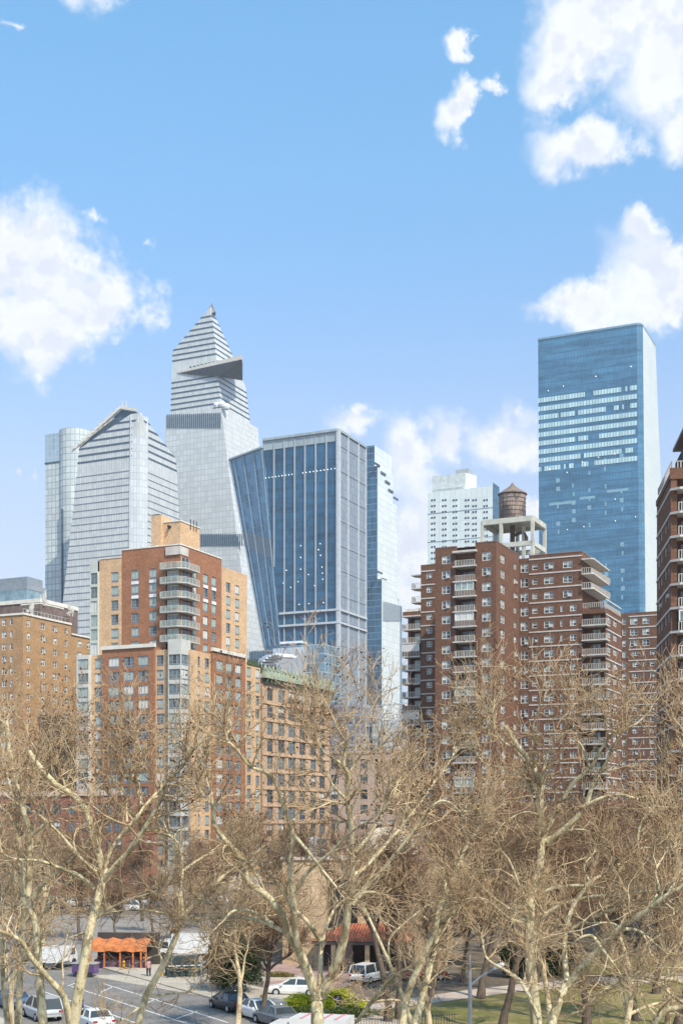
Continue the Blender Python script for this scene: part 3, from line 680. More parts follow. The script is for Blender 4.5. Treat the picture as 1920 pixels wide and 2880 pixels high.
for j in range(3): mb.bar((gx1+.1, 9+j*1.2, zp-1), (gx1+.1, 9+j*1.2, zp+1.2), .15)
mb.bar((g.fx(454, 4.5), 4.5, g.z(1462, -3, 5)), (g.fx(454, 4.5), 4.5, g.z(1440, -3, 5)), .12); mb.build('antenna', M['dark'], o)
# lower block, brought forward by S on both street sides
P_ = -S; zl = g.z(1826, 0, P_)
def lowwall(nm, mm, axis, p0, p1, cols, top, kind='apt', plane=None, whites=False, cop=True, rowz=None):
    plane = plane if plane is not None else (P_ if axis == 'f' else S)
    u = (lambda p: g.fx(p, plane)) if axis == 'f' else (lambda p: g.sy(p, plane))
    mb = MB(); zt_ = top; r0 = rowz if rowz is not None else zl-1.1
    hs = []
    for c0, c1 in cols:
        for k in range(17):
            z1 = r0-k*3.0; z0 = z1-2.25
            if z0 > .6: hs.append((u(c0), u(c1), z0, z1))
    hh = b.wall(mb, axis, plane, u(p0), u(p1), 0, zt_, hs)
    for h in hh: b.win(axis, plane, h, kind)
    a, c = u(p0), u(p1)
    if axis == 'f': mb.face([(a,plane,zt_),(c,plane,zt_),(c,plane+6,zt_),(a,plane+6,zt_)], 1); mb.face([(c,plane,0),(c,plane+3,0),(c,plane+3,zt_),(c,plane,zt_)]); mb.face([(a,plane+3,0),(a,plane,0),(a,plane,zt_),(a,plane+3,zt_)])
    else: mb.face([(plane,a,zt_),(plane,c,zt_),(plane-6,c,zt_),(plane-6,a,zt_)], 1); mb.face([(plane-3,a,0),(plane,a,0),(plane,a,zt_),(plane-3,a,zt_)])
    if cop:
        if axis == 'f': mb.box(a-.2, c+.2, plane-.35, plane+.3, zt_, zt_+.75, 2)
        else: mb.box(plane-.3, plane+.35, a-.2, c+.2, zt_, zt_+.75, 2)
    mb.build(nm, [mm, M['roofgrey'], mcap], B)
lowwall('tan_wall', mtan, 'f', 249, 287, [(266, 286)], zl-.3, cop=False)
lowwall('brick_wall', mred, 'f', 287, 434, [(305, 335), (347, 376), (388, 417)], zl+.6, plane=P_-.5)
lowwall('tan_wall', mtan, 'f', 434, 470, [(440, 460)], zl, cop=False)
lowwall('tan_wall', mtan, 's', 536, 598, [(556, 563), (576, 589)], zl, cop=False)
lowwall('brick_wall', mred, 's', 598, 690, [(609, 627), (636, 653), (662, 678)], zl+.6, plane=S+.5)
lowwall('tan_wall', mtan, 's', 690, 732, [(694, 706), (719, 730)], zl-.7, cop=False)
mbay = plain('bay_panel', (.55, .54, .49), .5, .08)
lowwall('bay', mbay, 'f', 215, 249, [(219, 248)], zl-.2, kind='bay', plane=P_-1.0, cop=False)
# corner bay, white panels and glass on two faces
mb = MB(); u0 = g.fx(472, P_-.8); xe = g.fx(509, P_-.8); ye = g.sy(536, xe)
hs = [(u0+.15, xe-.2, zl-1.2-k*3-2.2, zl-1.2-k*3) for k in range(16)]; hh = b.wall(mb, 'f', P_-.8, u0, xe, 0, zl+1.9, hs)
for h in hh: b.win('f', P_-.8, h, 'bay')
hs = [(P_-.8+.2, ye-.15, zl-1.2-k*3-2.2, zl-1.2-k*3) for k in range(16)]; hh = b.wall(mb, 's', xe, P_-.8, ye, 0, zl+1.9, hs)
for h in hh: b.win('s', xe, h, 'bay')
mb.face([(u0,P_-.8,zl+1.9),(xe,P_-.8,zl+1.9),(xe,ye,zl+1.9),(u0,ye,zl+1.9)]); mb.build('corner_bay', mbay, B)
mb = MB(); mb.box(g.fx(218, P_)+.1, S-.2, P_+2, g.sy(730, S)-.3, 0, zl-.8); mb.build('core', M['roofgrey'], B)
rr = random.Random(5)
mb = MB()
for k in range(9):
    y = g.sy(680, 0)+k*.5; c_ = (1.6, y, zl-.6+rr.random()*.2); mb.lathe([(.05, 0), (.2+.2*rr.random(), .4), (.15, .8+.7*rr.random()), (.03, 1.2+rr.random())], 5, 0, c_)
o = mb.build('roof_planting', plain('roof_shrub', (.05, .075, .03), .9, .5, 3), B); tag(o, kind='stuff')
mb = MB(); mb.prism([(S+.05, 6), (S+2.2, 6), (S+2.2, 22), (S+.05, 22)], 4.6, 4.9); mb.build('entrance_awning', plain('awning_white', (.6, .58, .56)), B)
mb = MB(); mb.tube([(g.fx(399, P_-.9), P_-.95, 3.9), (g.fx(399, P_-.9), P_-1.15, 3.9)], [.9, .9], 20); mb.build('round_sign', plain('green_sign', (.06, .38, .24), .5, .1), B)
mb = MB(); mb.box(g.fx(250, P_-.9), g.fx(470, P_-.9), P_-1.5, P_-.8, 3.0, 4.9); mb.build('shop_fascia', plain('fascia_stone', (.50, .42, .34), .7, .15), B)
b.finish()

# ---- tan brick slab with small windows, far left
g = G(65, 300); mys = brick('yellow_brown_brick', (.42, .25, .125), (.36, .25, .15), .14, stain=(.34, .20, .10))
b = Bld(g, 'apartment_building', 'yellow brown brick block with small windows at the far left')
zr = g.z(1729); x0 = g.fx(-70); y1_ = g.sy(200); y2_ = g.sy(268); zr2 = g.z(1785, 0, y1_)
r0 = g.z(1738)
cf = [(-60, -40), (-22, -8), (5, 18), (28, 36)]; cs = [(75, 85), (115, 127), (149, 160), (182, 190)]; cs2 = [(218, 230), (245, 256)]
mb = MB(); hs = [(g.fx(p), g.fx(q_), r0-k*2.82-1.45, r0-k*2.82) for p, q_ in cf for k in range(19) if r0-k*2.82-1.45 > 1]
for h in b.wall(mb, 'f', 0, x0, 0, 0, zr, hs): b.win('f', 0, h, 'dh')
hs = [(g.sy(p), g.sy(q_), r0-.3-k*2.82-1.45, r0-.3-k*2.82) for p, q_ in cs for k in range(19) if r0-k*2.82-1.75 > 1]
for h in b.wall(mb, 's', 0, 0, y1_, 0, zr, hs): b.win('s', 0, h, 'dh')
b.body(x0, 0, 0, y1_, 0, zr, 0, 1, mb)
hs = [(g.sy(p, -.3), g.sy(q_, -.3), zr2-1.0-k*2.82-1.5, zr2-1.0-k*2.82) for p, q_ in cs2 for k in range(17) if zr2-k*2.82-2.6 > 1]
for h in b.wall(mb, 's', -.3, y1_+.02, y2_, 0, zr2, hs): b.win('s', -.3, h, 'dh')
b.body(x0, -.3, y1_+.02, y2_, 0, zr2, 0, 1, mb); mb.build('wall', [mys, M['roofgrey']], b.t)
mb = MB(); mb.box(x0, .25, -.25, .3, zr, zr+.45); mb.box(-.3, .25, .3, y1_, zr, zr+.45); mb.box(-.5, 0, y1_+.3, y2_, zr2, zr2+.4); mb.build('cornice', mcap, b.t)
md = plain('brown_roof_brick', (.17, .12, .10), .8, .3)
mb = MB(); mb.box(-7, -1.5, g.sy(128), g.sy(193), zr, g.z(1722, 0, g.sy(150))+1.6); mb.box(-6, -.1, g.sy(196), g.sy(216), zr2, g.z(1733, 0, g.sy(200))); o = mb.build('bulkhead', md, b.t)
mb = MB(); mb.box(-7.1, -1.4, g.sy(128)-.1, g.sy(193)+.1, g.z(1722, 0, g.sy(150))+1.6, g.z(1722, 0, g.sy(150))+1.9); mb.build('coping', mcap, o)
mb = MB(); rr = random.Random(2)
for py_, n in ((97, 5), (135, 3), (209, 5)):
    for k in range(n):
        y = g.sy(py_)+rr.uniform(-1, 1); zz_ = zr+.5 if py_ < 190 else g.z(1733, 0, g.sy(200)); zz_ += 3 if py_ == 135 else 0; hgt = rr.uniform(1, 3.6); mb = MB(); mb.bar((-1.2, y, zz_), (-1.2, y, zz_+hgt), .16); mb.box(-1.5, -1.0, y-.25, y+.25, zz_+hgt*.5, zz_+hgt*.85); mb.build('antenna', M['cream'], b.t)
mb = MB()
for k in range(14): y = .5+k*(y1_-1)/13; mb.bar((-.4, y, zr+.4), (-.4, y, zr+1.5), .06)
mb.bar((-.4, .5, zr+1.5), (-.4, y1_-.5, zr+1.5), .07); mb.build('roof_railing', M['steel'], b.t)
b.finish()
# ---- grey penthouse building behind it
g = G(113, 420)
t = thing('apartment_building', 'grey and brown building top with a glazed terrace frame behind the yellow brown block', 'apartment building', g.loc, g.rz)
x0 = g.fx(-70); mb = MB(); mb.face([(x0,0,0),(g.fx(8),0,0),(g.fx(8),0,g.z(1684)),(x0,0,g.z(1684))]); mb.box(x0, 0, 0, 20, 0, g.z(1694), 0); mb.build('wall', md, t)
mb = MB(); mb.box(x0, .3, -.3, 20, g.z(1694), g.z(1683)); mb.build('cornice', mcap, t)
mb = MB(); mb.prism([(x0, 6), (g.fx(76, 6), 6), (g.fx(76, 6), 14), (x0, 20)], g.z(1683), g.z(1652, -3, 6), 1); mb.prism([(x0, 6.1), (g.fx(77, 6), 5.9), (g.fx(77, 6), 14), (x0, 20)], g.z(1652, -3, 6), g.z(1617, -3, 6), 0)
mb.build('penthouse', [plain('grey_cladding', (.22, .25, .28), .5, .12), plain('penthouse_glass', (.16, .24, .28), .1, .3, .4, spec=.8)], t)
mb = MB(); xa_, xb_, y_ = g.fx(80, 2), g.fx(124, 2), 2; zb_, zt_ = g.z(1730, 0, 2), g.z(1660, 0, 2)
mb.bar((xb_, y_, 0), (xb_, y_, zt_), 1.1, mat=0); mb.bar((xa_, y_, zt_+1.4), (xb_+.5, y_, zt_-.2), 1.3); mb.bar((xa_, y_+6, zt_), (xa_, y_+6, zt_-12), .6); mb.build('terrace_frame', plain('frame_grey', (.38, .40, .42), .5, .1), t)

# ---- old loft building with green copper cornice
g = G(738, 302)
b = Bld(g, 'loft_building', 'old tan loft building with large windows under a green copper cornice', 'loft building')
mlo = plain('tan_terracotta', (.50, .335, .215), .8, .12, .5); y1_ = g.sy(926); zc = g.z(1905)
mb = MB(); cols = [(751, 768), (782, 801), (811, 831), (842, 860), (873, 889), (898, 914)]
hs = [(g.sy(p), g.sy(q_), zc-2.2-k*3.95-2.9, zc-2.2-k*3.95) for p, q_ in cols for k in range(11) if zc-5.1-k*3.95 > .5]
for h in b.wall(mb, 's', 0, 0, y1_, 0, zc, hs, rev=.35): b.win('s', 0, h, 'old', .35)
b.body(-30, 0, 0, y1_, 0, zc, 0, 1, mb); mb.face([(-30,0,0),(0,0,0),(0,0,zc),(-30,0,zc)]); mb.build('wall', [mlo, M['roofgrey']], b.t)
mb = MB()
for k in range(10): z_ = zc-6.0-k*3.95; mb.box(0, .22, 0, y1_, z_, z_+.35)
mb.build('string_course', plain('tan_course', (.55, .38, .25), .8, .1), b.t)
mgc = plain('green_copper', (.33, .38, .28), .7, .25, 1.0)
mb = MB(); mb.box(0, 1.3, -.6, y1_+.6, zc-.2, zc+.6, 0); mb.box(0, .9, -.3, y1_+.3, zc+.6, zc+1.7, 0); mb.box(0, .5, 0, y1_, zc-1.3, zc-.2, 1)
n = 19
for k in range(n): y = y1_*k/(n-1); mb.box(.3, 1.1, y-.35, y+.35, zc+1.7, zc+2.2, 0); mb.lathe([(.3, 0), (.05, .7)], 5, 0, (.7, y, zc+2.2)); mb.box(.5, 1.15, y+.3, y+.7, zc-1.0, zc-.2, 1)
mb.build('copper_cornice', [mgc, plain('dark_copper', (.10, .12, .08), .8, .3, 1.0)], b.t)
mb = MB(); rr = random.Random(8)
for k in range(9): y = 1+k*1.5+rr.random(); mb.lathe([(.4, 0), (.55, .6), (.1, 2.2+rr.random())], 6, 0, (-2, y, zc+1.2))
o = mb.build('roof_planting', plain('dark_conifer', (.03, .045, .02), .9, .5, 3), b.t); tag(o, kind='stuff')
b.finish()

# ---- pinkish low building between the loft and the brown block, with a slate building behind
g = G(1180, 390)
b = Bld(g, 'low_tan_building', 'pale pinkish low building seen through branches between the loft and the brown block', 'building')
mp = plain('pink_stucco', (.50, .36, .28), .8, .12, .4); zt_ = g.z(2108); x0 = g.fx(860)
mb = MB(); hs = [(g.fx(930+k*41), g.fx(951+k*41), zt_-2.6-j*4.6-2.9, zt_-2.6-j*4.6) for k in range(6) for j in range(6) if zt_-5.5-j*4.6 > .3]
for h in b.wall(mb, 'f', 0, x0, 0, 0, zt_, hs, rev=.3): b.win('f', 0, h, 'old', .3)
b.body(x0, 0, 0, 30, 0, zt_, 0, 1, mb); mb.box(x0, 0, -.3, 0, zt_-.8, zt_-.3, 0); mb.build('wall', [mp, M['roofgrey']], b.t); b.finish()
g = G(1190, 520)
t = thing('office_building', 'slate grey and white office block behind the pinkish low building', 'building', g.loc, g.rz)
mb = MB(); mb.box(g.fx(880), g.fx(1020), 0, 20, 0, g.z(1975)); mb.build('slate_wing', curtain('slate_glass', (.20, .21, .25), (.30, .31, .35), 4, 2.5, .9, .4, .2, .2), t)
mb = MB(); mb.box(g.fx(1030), g.fx(1190), 6, 30, 0, g.z(2020)); mb.build('white_wing', curtain('white_office', (.42, .47, .48), (.50, .52, .52), 4, 3.2, 1.1, .5, .35, .2), t)
mb = MB()
for k in range(6): x = g.fx(1050+k*24, 6); mb.bar((x, 6, g.z(2020)), (x, 6, g.z(1976)), .35)
mb.bar((g.fx(1040, 6), 6, g.z(1978)), (g.fx(1180, 6), 6, g.z(1970)), .5); mb.build('roof_frame', M['steel'], t)
# ---- low red brick building far left
g = G(345, 245)
b = Bld(g, 'low_brick_building', 'low red brick building with a pale parapet behind the left plane trees', 'building')
mlr = brick('dull_red_brick', (.27, .12, .08), (.26, .16, .12), .2)
zt_ = g.z(2238); x0 = g.fx(-110); mb = MB()
hs = [(g.fx(p), g.fx(p+20), zt_-1.5-j*3.4-2.0, zt_-1.5-j*3.4) for p in (-80, -45, -10, 30, 70, 110, 150, 190, 230, 268, 296, 321) for j in range(5) if zt_-3.6-j*3.4 > .4]
for h in b.wall(mb, 'f', 0, x0, 0, 0, zt_, hs): b.win('f', 0, h, 'old')
hs = [(2+k*3.2, 3.4+k*3.2, zt_-1.5-j*3.4-2.0, zt_-1.5-j*3.4) for k in range(3) for j in range(5) if zt_-3.6-j*3.4 > .4]
for h in b.wall(mb, 's', 0, 0, 12, 0, zt_, hs): b.win('s', 0, h, 'old')
b.body(x0, 0, 0, 12, 0, zt_, 0, 1, mb); mb.build('wall', [mlr, M['roofgrey']], b.t)
mb = MB(); mb.box(x0, .2, -.25, .3, zt_, zt_+1.0); mb.build('parapet', plain('pink_coping', (.58, .44, .34), .8, .1), b.t); b.finish()
# ------------------------------------------------------------ brown brick slab building with balconies
mbr = brick('brown_brick', (.165, .082, .052), (.15, .10, .072), .18, stain=(.30, .115, .06))
mrl = plain('slab_edge', (.54, .51, .47), .7, .12, 1.0); mpk = plain('picket_white', (.48, .45, .40), .6, .15, 2.0); mrec = plain('recess_brick', (.11, .055, .04), .85, .2)
g = G(1395, 237)
b = Bld(g, 'apartment_building', 'brown brick slab with white banding and stacked balconies below a round water tank')
B = b.t; FH = 2.75
def rail(name, parent, pts, z0, mats=None, step=.24, solid=False, h=1.0, two=False):
    mb = MB()
    for a, c in zip(pts[:-1], pts[1:]):
        a, c = Vector((*a, 0)), Vector((*c, 0)); L = (c-a).length; n = max(2, int(L/(step*1.15)))
        mb.bar(a+Vector((0, 0, z0+h)), c+Vector((0, 0, z0+h)), .07, .07, 0)
        for k in range(n+1):
            p = a.lerp(c, k/n); mb.bar(p+Vector((0, 0, z0+.03)), p+Vector((0, 0, z0+h)), .10, .06, 0)
        if solid: mb.bar(a+Vector((0, 0, z0+h*.5)), c+Vector((0, 0, z0+h*.5)), .03, h*.86, 1)
    return mb.build(name, mats or [mpk, mrec], parent)
# C: front block
xB = g.fx(1223); xrl, xrr = g.fx(1280), g.fx(1336); zC = g.z(1523); zB = g.z(1536, xB*.5); zC0 = g.z(1540, g.fx(1345))
y14 = g.sy(1458)
rC = [g.z(1550)-k*FH for k in range(21)]        # window heads
mb = MB()
hs = [(g.fx(1355), g.fx(1380), z_-1.55, z_) for z_ in rC if z_ > 2.5]
for h in b.wall(mb, 'f', 0, xrr, 0, 0, zC, hs): b.win('f', 0, h, 'dh')
zw = g.z(1563, g.fx(1255))
hs = [(g.fx(1242), g.fx(1266), zw-k*FH-1.5, zw-k*FH) for k in range(21) if zw-k*FH > 2.5]
for h in b.wall(mb, 'f', 0, xB, xrl, 0, zB, hs): b.win('f', 0, h, 'dh')
hs = [(g.sy(1407), g.sy(1419), z_-1.55, z_) for z_ in rC if z_ > 2.5]+[(g.sy(1444), g.sy(1452), z_-1.35, z_-.2) for z_ in rC if z_ > 2.5]
for h in b.wall(mb, 's', 0, 0, y14, 0, zC, hs): b.win('s', 0, h, 'dh')
mb.face([(xB,3.2,zB-1.2),(xrl,3.2,zB-1.2),(xrl,3.2,zB),(xB,3.2,zB)]); b.wall(mb, 'f', .8, xrl, xrr, zB-2.1, zC0-.2)
mb.face([(xrl,.8,zB-2.1),(xrr,.8,zB-2.1),(xrr,3,zB-2.1),(xrl,3,zB-2.1)])
mb.face([(xrl,0,0),(xrl,2.2,0),(xrl,2.2,zB),(xrl,0,zB)]); mb.face([(xrr,2.2,0),(xrr,0,0),(xrr,0,zC),(xrr,2.2,zC)])
b.wall(mb, 'f', 2.2, xrl, xrr, 0, zB-2.1)
mb.face([(xB,21,0),(xB,0,0),(xB,0,zB),(xB,21,zB)])
mb.face([(xB,0,zB),(xrl,0,zB),(xrl,.8,zB),(xrr,.8,zB),(xrr,12,zB),(xB,12,zB)], 1)
mb.face([(xrr,0,zC),(0,0,zC),(0,y14,zC),(xrr,y14,zC)], 1); mb.face([(0,y14,zB-9),(xrr,y14,zB-9),(xrr,y14,zC),(0,y14,zC)])
mb.build('front_block', [mbr, M['roofgrey']], B)
mb = MB(); mb.box(xrr+.03, .06, -.06, .25, zC, zC+.18); mb.box(-.25, .06, .25, y14, zC, zC+.18); mb.box(xB, xrl, -.06, .25, zB, zB+.18); mb.box(xrl, xrr, .7, 1.0, zC0-.2, zC0); mb.build('coping', plain('dark_coping', (.20, .13, .11), .7), B)
# recessed balconies
ztop = g.z(1551, g.fx(1308)); mb = MB(); mb.box(xrl-.35, xrr+.35, -.75, .8, ztop-.25, ztop+.1); mb.build('balcony_roof', mrl, B)
encl = {2, 4, 9, 15}
for k in range(19):
    zf = g.z(1592, g.fx(1308))-k*FH
    if zf < 1: break
    mb = MB(); mb.box(xrl-.3, xrr+.3, -.75, 2.2, zf-.24, zf); o = mb.build('balcony', mrl, B)
    p = [(xrl+.1, 0.05), (xrl+.1, -.6), (xrr-.1, -.6), (xrr-.1, 0.05)]
    if k in encl:
        mb = MB(); n = 3
        for j in range(n+1): x = xrl+.15+(xrr-xrl-.3)*j/n; mb.box(x-.06, x+.06, -.62, -.5, zf+1.15, zf+2.5)
        mb.box(xrl+.1, xrr-.1, -.62, -.5, zf+1.05, zf+1.15); mb.box(xrl+.1, xrr-.1, -.62, -.5, zf+2.38, zf+2.5)
        mb.face([(xrl+.15,-.53,zf+1.15),(xrr-.15,-.53,zf+1.15),(xrr-.15,-.53,zf+2.4),(xrl+.15,-.53,zf+2.4)], 1); mb.build('glazed_enclosure', [f_white, mg_pale if k != 4 else mg_blind], o)
    rail('railing', o, p, zf, [mpk, mrec if k > 4 else mrec], .26, solid=(k % 3 == 1 or k in encl))
    mb = MB(); xd = xrl+.6; mb.box(xd, xrr-.8, 2.08, 2.18, zf, zf+2.1, 0); mb.box(xrr-1.9, xrr-.8, 2.0, 2.08, zf+.1, zf+2.0, 1); mb.build('door', [mg_dark, mg_mid], o)
# A: left wing set back, and balconies at its far end
yA = 21.0; xA0, xA1 = g.fx(1183, yA), g.fx(1226, yA); zA = g.z(1590, g.fx(1200, yA), yA)
mb = MB(); zw = g.z(1612, g.fx(1206, yA), yA)
hs = [(g.fx(1198.5, yA), g.fx(1214, yA), zw-k*FH-1.15, zw-k*FH) for k in range(21) if zw-k*FH > 2.2]
for h in b.wall(mb, 'f', yA, xA0, xA1+2, 0, zA, hs): b.win('f', yA, h, 'dh')
b.body(xA0, xA1+2, yA, yA+14, 0, zA, 0, 1, mb)
zA2 = g.z(1717, g.fx(1160, yA), yA); xq = g.fx(1132, yA); zsl = g.z(1731, g.fx(1160, yA), yA)
mb.box(xq, xA0-.01, yA, yA+14, zsl, zA2-.2); mb.box(xq+1.5, xA0-.01, yA+1.9, yA+14, 0, zsl); mb.box(xq+.9, xq+1.5, yA+.6, yA+14, 0, zsl)
mb.build('left_wing', [mbr, M['roofgrey']], B)
for k in range(17):
    zf = zsl-.3-k*FH
    if zf < 1: break
    mb = MB(); mb.box(xq, xA0-.02, yA-.5, yA+1.9, zf, zf+.25); o = mb.build('balcony', mrl, B)
    if k > 0:
        rail('railing', o, [(xq+.1, yA+1.5), (xq+.1, yA-.4), (xA0-.2, yA-.4)], zf+.25, None, .27, solid=(k % 4 == 3))
        if k in (3, 8): mb = MB(); mb.box(xq+.1, xA0-.15, yA-.42, yA-.36, zf+1.25, zf+2.7); mb.build('glazed_enclosure', mg_blind, o)
        mb = MB(); mb.box(xq+2.3, xA0-1.0, yA+1.8, yA+1.88, zf+.3, zf+2.4, 0); mb.box(xq+3.2, xA0-2, yA+1.75, yA+1.8, zf+.3, zf+2.3, 1); mb.build('door', [mg_dark, mg_pale], o)
for k in range(3):
    zf = g.z(1615, xA0, yA)-k*FH; xw = g.fx(1158, yA); mb = MB(); mb.prism([(xw-.2, yA-.1), (xA0, yA-.1), (xA0, yA+5), (xw-.2, yA+2)], zf-.2, zf); o = mb.build('balcony', mrl, B)
    if k: rail('railing', o, [(xA0, yA-.05), (xw, yA-.05), (xw, yA+2)], zf, None, .3)
zb1 = g.z(1611, g.fx(1206, yA), yA)
for k in range(19):
    z_ = zb1+.25-k*FH; 
    if z_ < 2: break
    mb = MB(); mb.box(xA0 if k < 4 else xA0, xA1+.5, yA-.08, yA, z_, z_+.24); mb.build('string_band', mrl, B)
mb = MB(); mb.box(xA0-.05, xA1+2, yA-.05, yA+.25, zA, zA+.15); mb.build('coping', plain('dark_coping2', (.20, .13, .11), .7), B)
rr = random.Random(4); mb = MB()
for k in range(5): x = xq+.5+k*1.1; mb.box(x, x+.7, yA+.2, yA+.8, zA2-.2, zA2+.3+rr.random()*.4)
mb.build('planter', mcap, B)
# D: right wing
yD = y14; xi0 = g.fx(1462, yD-.0); xD0 = g.fx(1487, yD); xD1 = g.fx(1636, yD); xD2 = g.fx(1699, yD); zD = g.z(1551, xD1, yD)
xk = 0.0
mb = MB(); zw = g.z(1582, g.fx(1533, yD), yD)
cols = [((1496, 1512), 1.15, 99, 0), ((1529, 1557), 1.35, 99, 0), ((1582, 1609), 1.35, 2.5, 0)]
hs = []
for k in range(21):
    z_ = zw-k*FH
    if z_ < 2.4: break
    hs += [(g.fx(1496, yD), g.fx(1512, yD), z_-1.25, z_-.1), (g.fx(1529, yD), g.fx(1557, yD), z_-1.35, z_)]
    if k < 3: hs.append((g.fx(1582, yD), g.fx(1609, yD), z_-1.35, z_))
    else: hs += [(g.fx(1575, yD), g.fx(1582.5, yD), z_-1.25, z_), (g.fx(1602, yD), g.fx(1620, yD), z_-1.25, z_)]
for h in b.wall(mb, 'f', yD, xD0, xD1, 0, zD, hs): b.win('f', yD, h, 'dh')
# inner corner strip with projecting corner windows
hs = [(xk+.35, xD0-.1, zw-k*FH-1.6, zw-k*FH+.1) for k in range(20) if zw-k*FH > 2.6]
for h in b.wall(mb, 'f', yD+.02, xk, xD0, 0, zD-.4, hs): b.win('f', yD+.02, h, 'dh')
zT = g.z(1712, xD2, yD); yDr = g.sy(1746, xD2)
mb.face([(xk,yD,zD-.4),(xD0,yD,zD-.4),(xD0,yD+18,zD-.4),(xk,yD+18,zD-.4)], 1); mb.face([(xD0,yD,zD),(xD1,yD,zD),(xD1,yD+15,zD),(xD0,yD+15,zD)], 1)
mb.face([(xD1,yD,0),(xD1,yD+15,0),(xD1,yD+15,zD-.0),(xD1,yD,zD-.0)]); mb.face([(xD0,yD,zD-.4),(xD0,yD,zD),(xD0,yD+15,zD),(xD0,yD+15,zD-.4)])
mb.face([(xD1,yD+15,0),(xD0-6,yD+15,0),(xD0-6,yD+15,zD),(xD1,yD+15,zD)])
mb.build('right_wing', [mbr, M['roofgrey']], B)
mb = MB(); zwr = g.z(1720, xD2, yD); hs = []
for k in range(16):
    z_ = zwr-.2-k*FH
    if z_ < 2.4: break
    hs += [(g.sy(1706, xD2), g.sy(1717, xD2), z_-1.5, z_), (g.sy(1724, xD2), g.sy(1734, xD2), z_-1.5, z_)]
ye = yD+2.4
for h in b.wall(mb, 's', xD2, yD+.9, yDr, 0, zT, hs): b.win('s', xD2, h, 'dh')
mb.face([(xD1+.02,ye,0),(xD2,ye,0),(xD2,ye,zT),(xD1+.02,ye,zT)]); mb.face([(xD2-.02,ye,0),(xD2-.02,yD+.9,0),(xD2-.02,yD+.9,zT),(xD2-.02,ye,zT)])
mb.face([(xD2,yDr,0),(xD1,yDr,0),(xD1,yDr,zT),(xD2,yDr,zT)]); mb.face([(xD1,ye,zT),(xD2,ye,zT),(xD2,yDr,zT),(xD1,yDr,zT)], 1)
mb.box(xD1+.02, xD2+.06, yD-.06, ye, zT-.75, zT+.1); mb.box(xD2-.3, xD2+.06, ye, yDr, zT, zT+.35)
mb.build('stepped_wing', [mbr, M['roofgrey']], B)
rail('terrace_railing', B, [(xD1+.2, yD+.1), (xD2-.1, yD+.1), (xD2-.1, yDr)], zT+.35, None, .3, h=.9)
for k in range(17):
    zf = g.z(1757, g.fx(1668, yD), yD)-k*FH
    if zf < 1: break
    mb = MB(); mb.box(xD1+.02, xD2+.5, yD-.5, ye, zf-.26, zf); o = mb.build('balcony', mrl, B)
    rail('railing', o, [(xD1+.15, yD-.4), (xD2+.3, yD-.4), (xD2+.3, yD+.8)], zf, None, .27, solid=(k % 5 == 2))
    mb = MB(); mb.box(xD1+1.6, xD2-1.4, ye-.1, ye-.02, zf, zf+2.2, 0); mb.box(xD1+1.9, xD1+2.9, ye-.15, ye-.1, zf, zf+2.1, 1); mb.box(xD2-2.6, xD2-1.7, ye-.15, ye-.1, zf, zf+2.1, 1); mb.build('door', [mg_dark, mg_pale], o)
for k in range(3):      # open balconies of the set-back floors, wrapping the corner
    zf = g.z(1570, xD1, yD)-k*FH-.15; x2 = xD1+6.2
    if k: x2 = xD1+6.0
    mb = MB(); mb.prism([(xD1+.02, yD-.45), (g.fx(1664, yD), yD-.45), (g.fx(1664, yD)+.4, yD), (g.fx(1668, yD), yD+13), (xD1+.02, yD+13)], zf-.24, zf); o = mb.build('balcony', mrl, B)
    if k: rail('railing', o, [(xD1+.1, yD-.4), (g.fx(1662, yD), yD-.4), (g.fx(1664, yD)+.35, yD+12.9)], zf, [mpk, mrl], .30, solid=False)
zb1 = g.z(1578, xD0, yD)+.1
for k in range(19):
    z_ = zb1+.0-k*FH
    if z_ < 2: break
    mb = MB(); mb.box(xD0, xD1, yD-.09, yD, z_, z_+.24)
    if k > 2: mb.box(xD2, xD2+.09, yD+1.0, yDr, z_, z_+.24)
    mb.build('string_band', mrl, B)
mb = MB(); mb.box(xD0, xD1+.06, yD-.06, yD+.25, zD, zD+.15); mb.box(xD1-.2, xD1+.06, yD+.25, yD+15, zD, zD+.15); mb.build('coping', plain('dark_coping3', (.24, .16, .13), .7), B)
b.finish()

# ---- water tank on its concrete frame (roof of the brown building)
wt_ = thing('water_tank', 'round wooden water tank with a conical roof on a concrete rooftop frame', 'water tank', g.loc, g.rz)
mfr = plain('frame_concrete', (.50, .49, .42), .8, .15, .6)
yF = y14+2.0; x1 = g.fx(1497, yF); y2 = g.sy(1531, x1)
x0 = g.fx(1356, yF); zt1 = g.z(1447, x1, yF); zm = g.z(1518, x1, yF); zb = zD-.6
mb = MB()
for zz_, h in ((zt1-.7, 1.0), (zm-.6, .9)):
    mb.bar((x0, yF, zz_), (x1, yF, zz_), .6, h); mb.bar((x1, yF, zz_), (x1, y2, zz_), .6, h); mb.bar((x0, y2, zz_), (x1, y2, zz_), .6, h); mb.bar((x0, yF, zz_), (x0, y2, zz_), .6, h)
mb.box(x0+.2, x1-.2, yF+.2, y2-.2, zt1-.6, zt1-.3); mb.build('beam', mfr, wt_)
for (x, y) in ((x0, yF), (g.fx(1409, yF), yF), (x1, yF), (x0, y2), (x0+(x1-x0)*.45, y2), (x1, y2), (x0+(x1-x0)*.7, (yF+y2)/2), (g.fx(1516, yF), y2)):
    if x > x1+1: continue
    mb = MB(); mb.box(x-.3, x+.3, y-.3, y+.3, zb, zt1-1.15); mb.build('post', mfr, wt_)
cx_, cy_ = g.fx(1440.5, (yF+y2)/2+1), (yF+y2)/2+1; dpt = g.dep(cx_, cy_); r = (1478-1403)/2/FPX*dpt
z1_ = H+(HZ-1390)/FPX*dpt; z2_ = H+(HZ-1364)/FPX*dpt
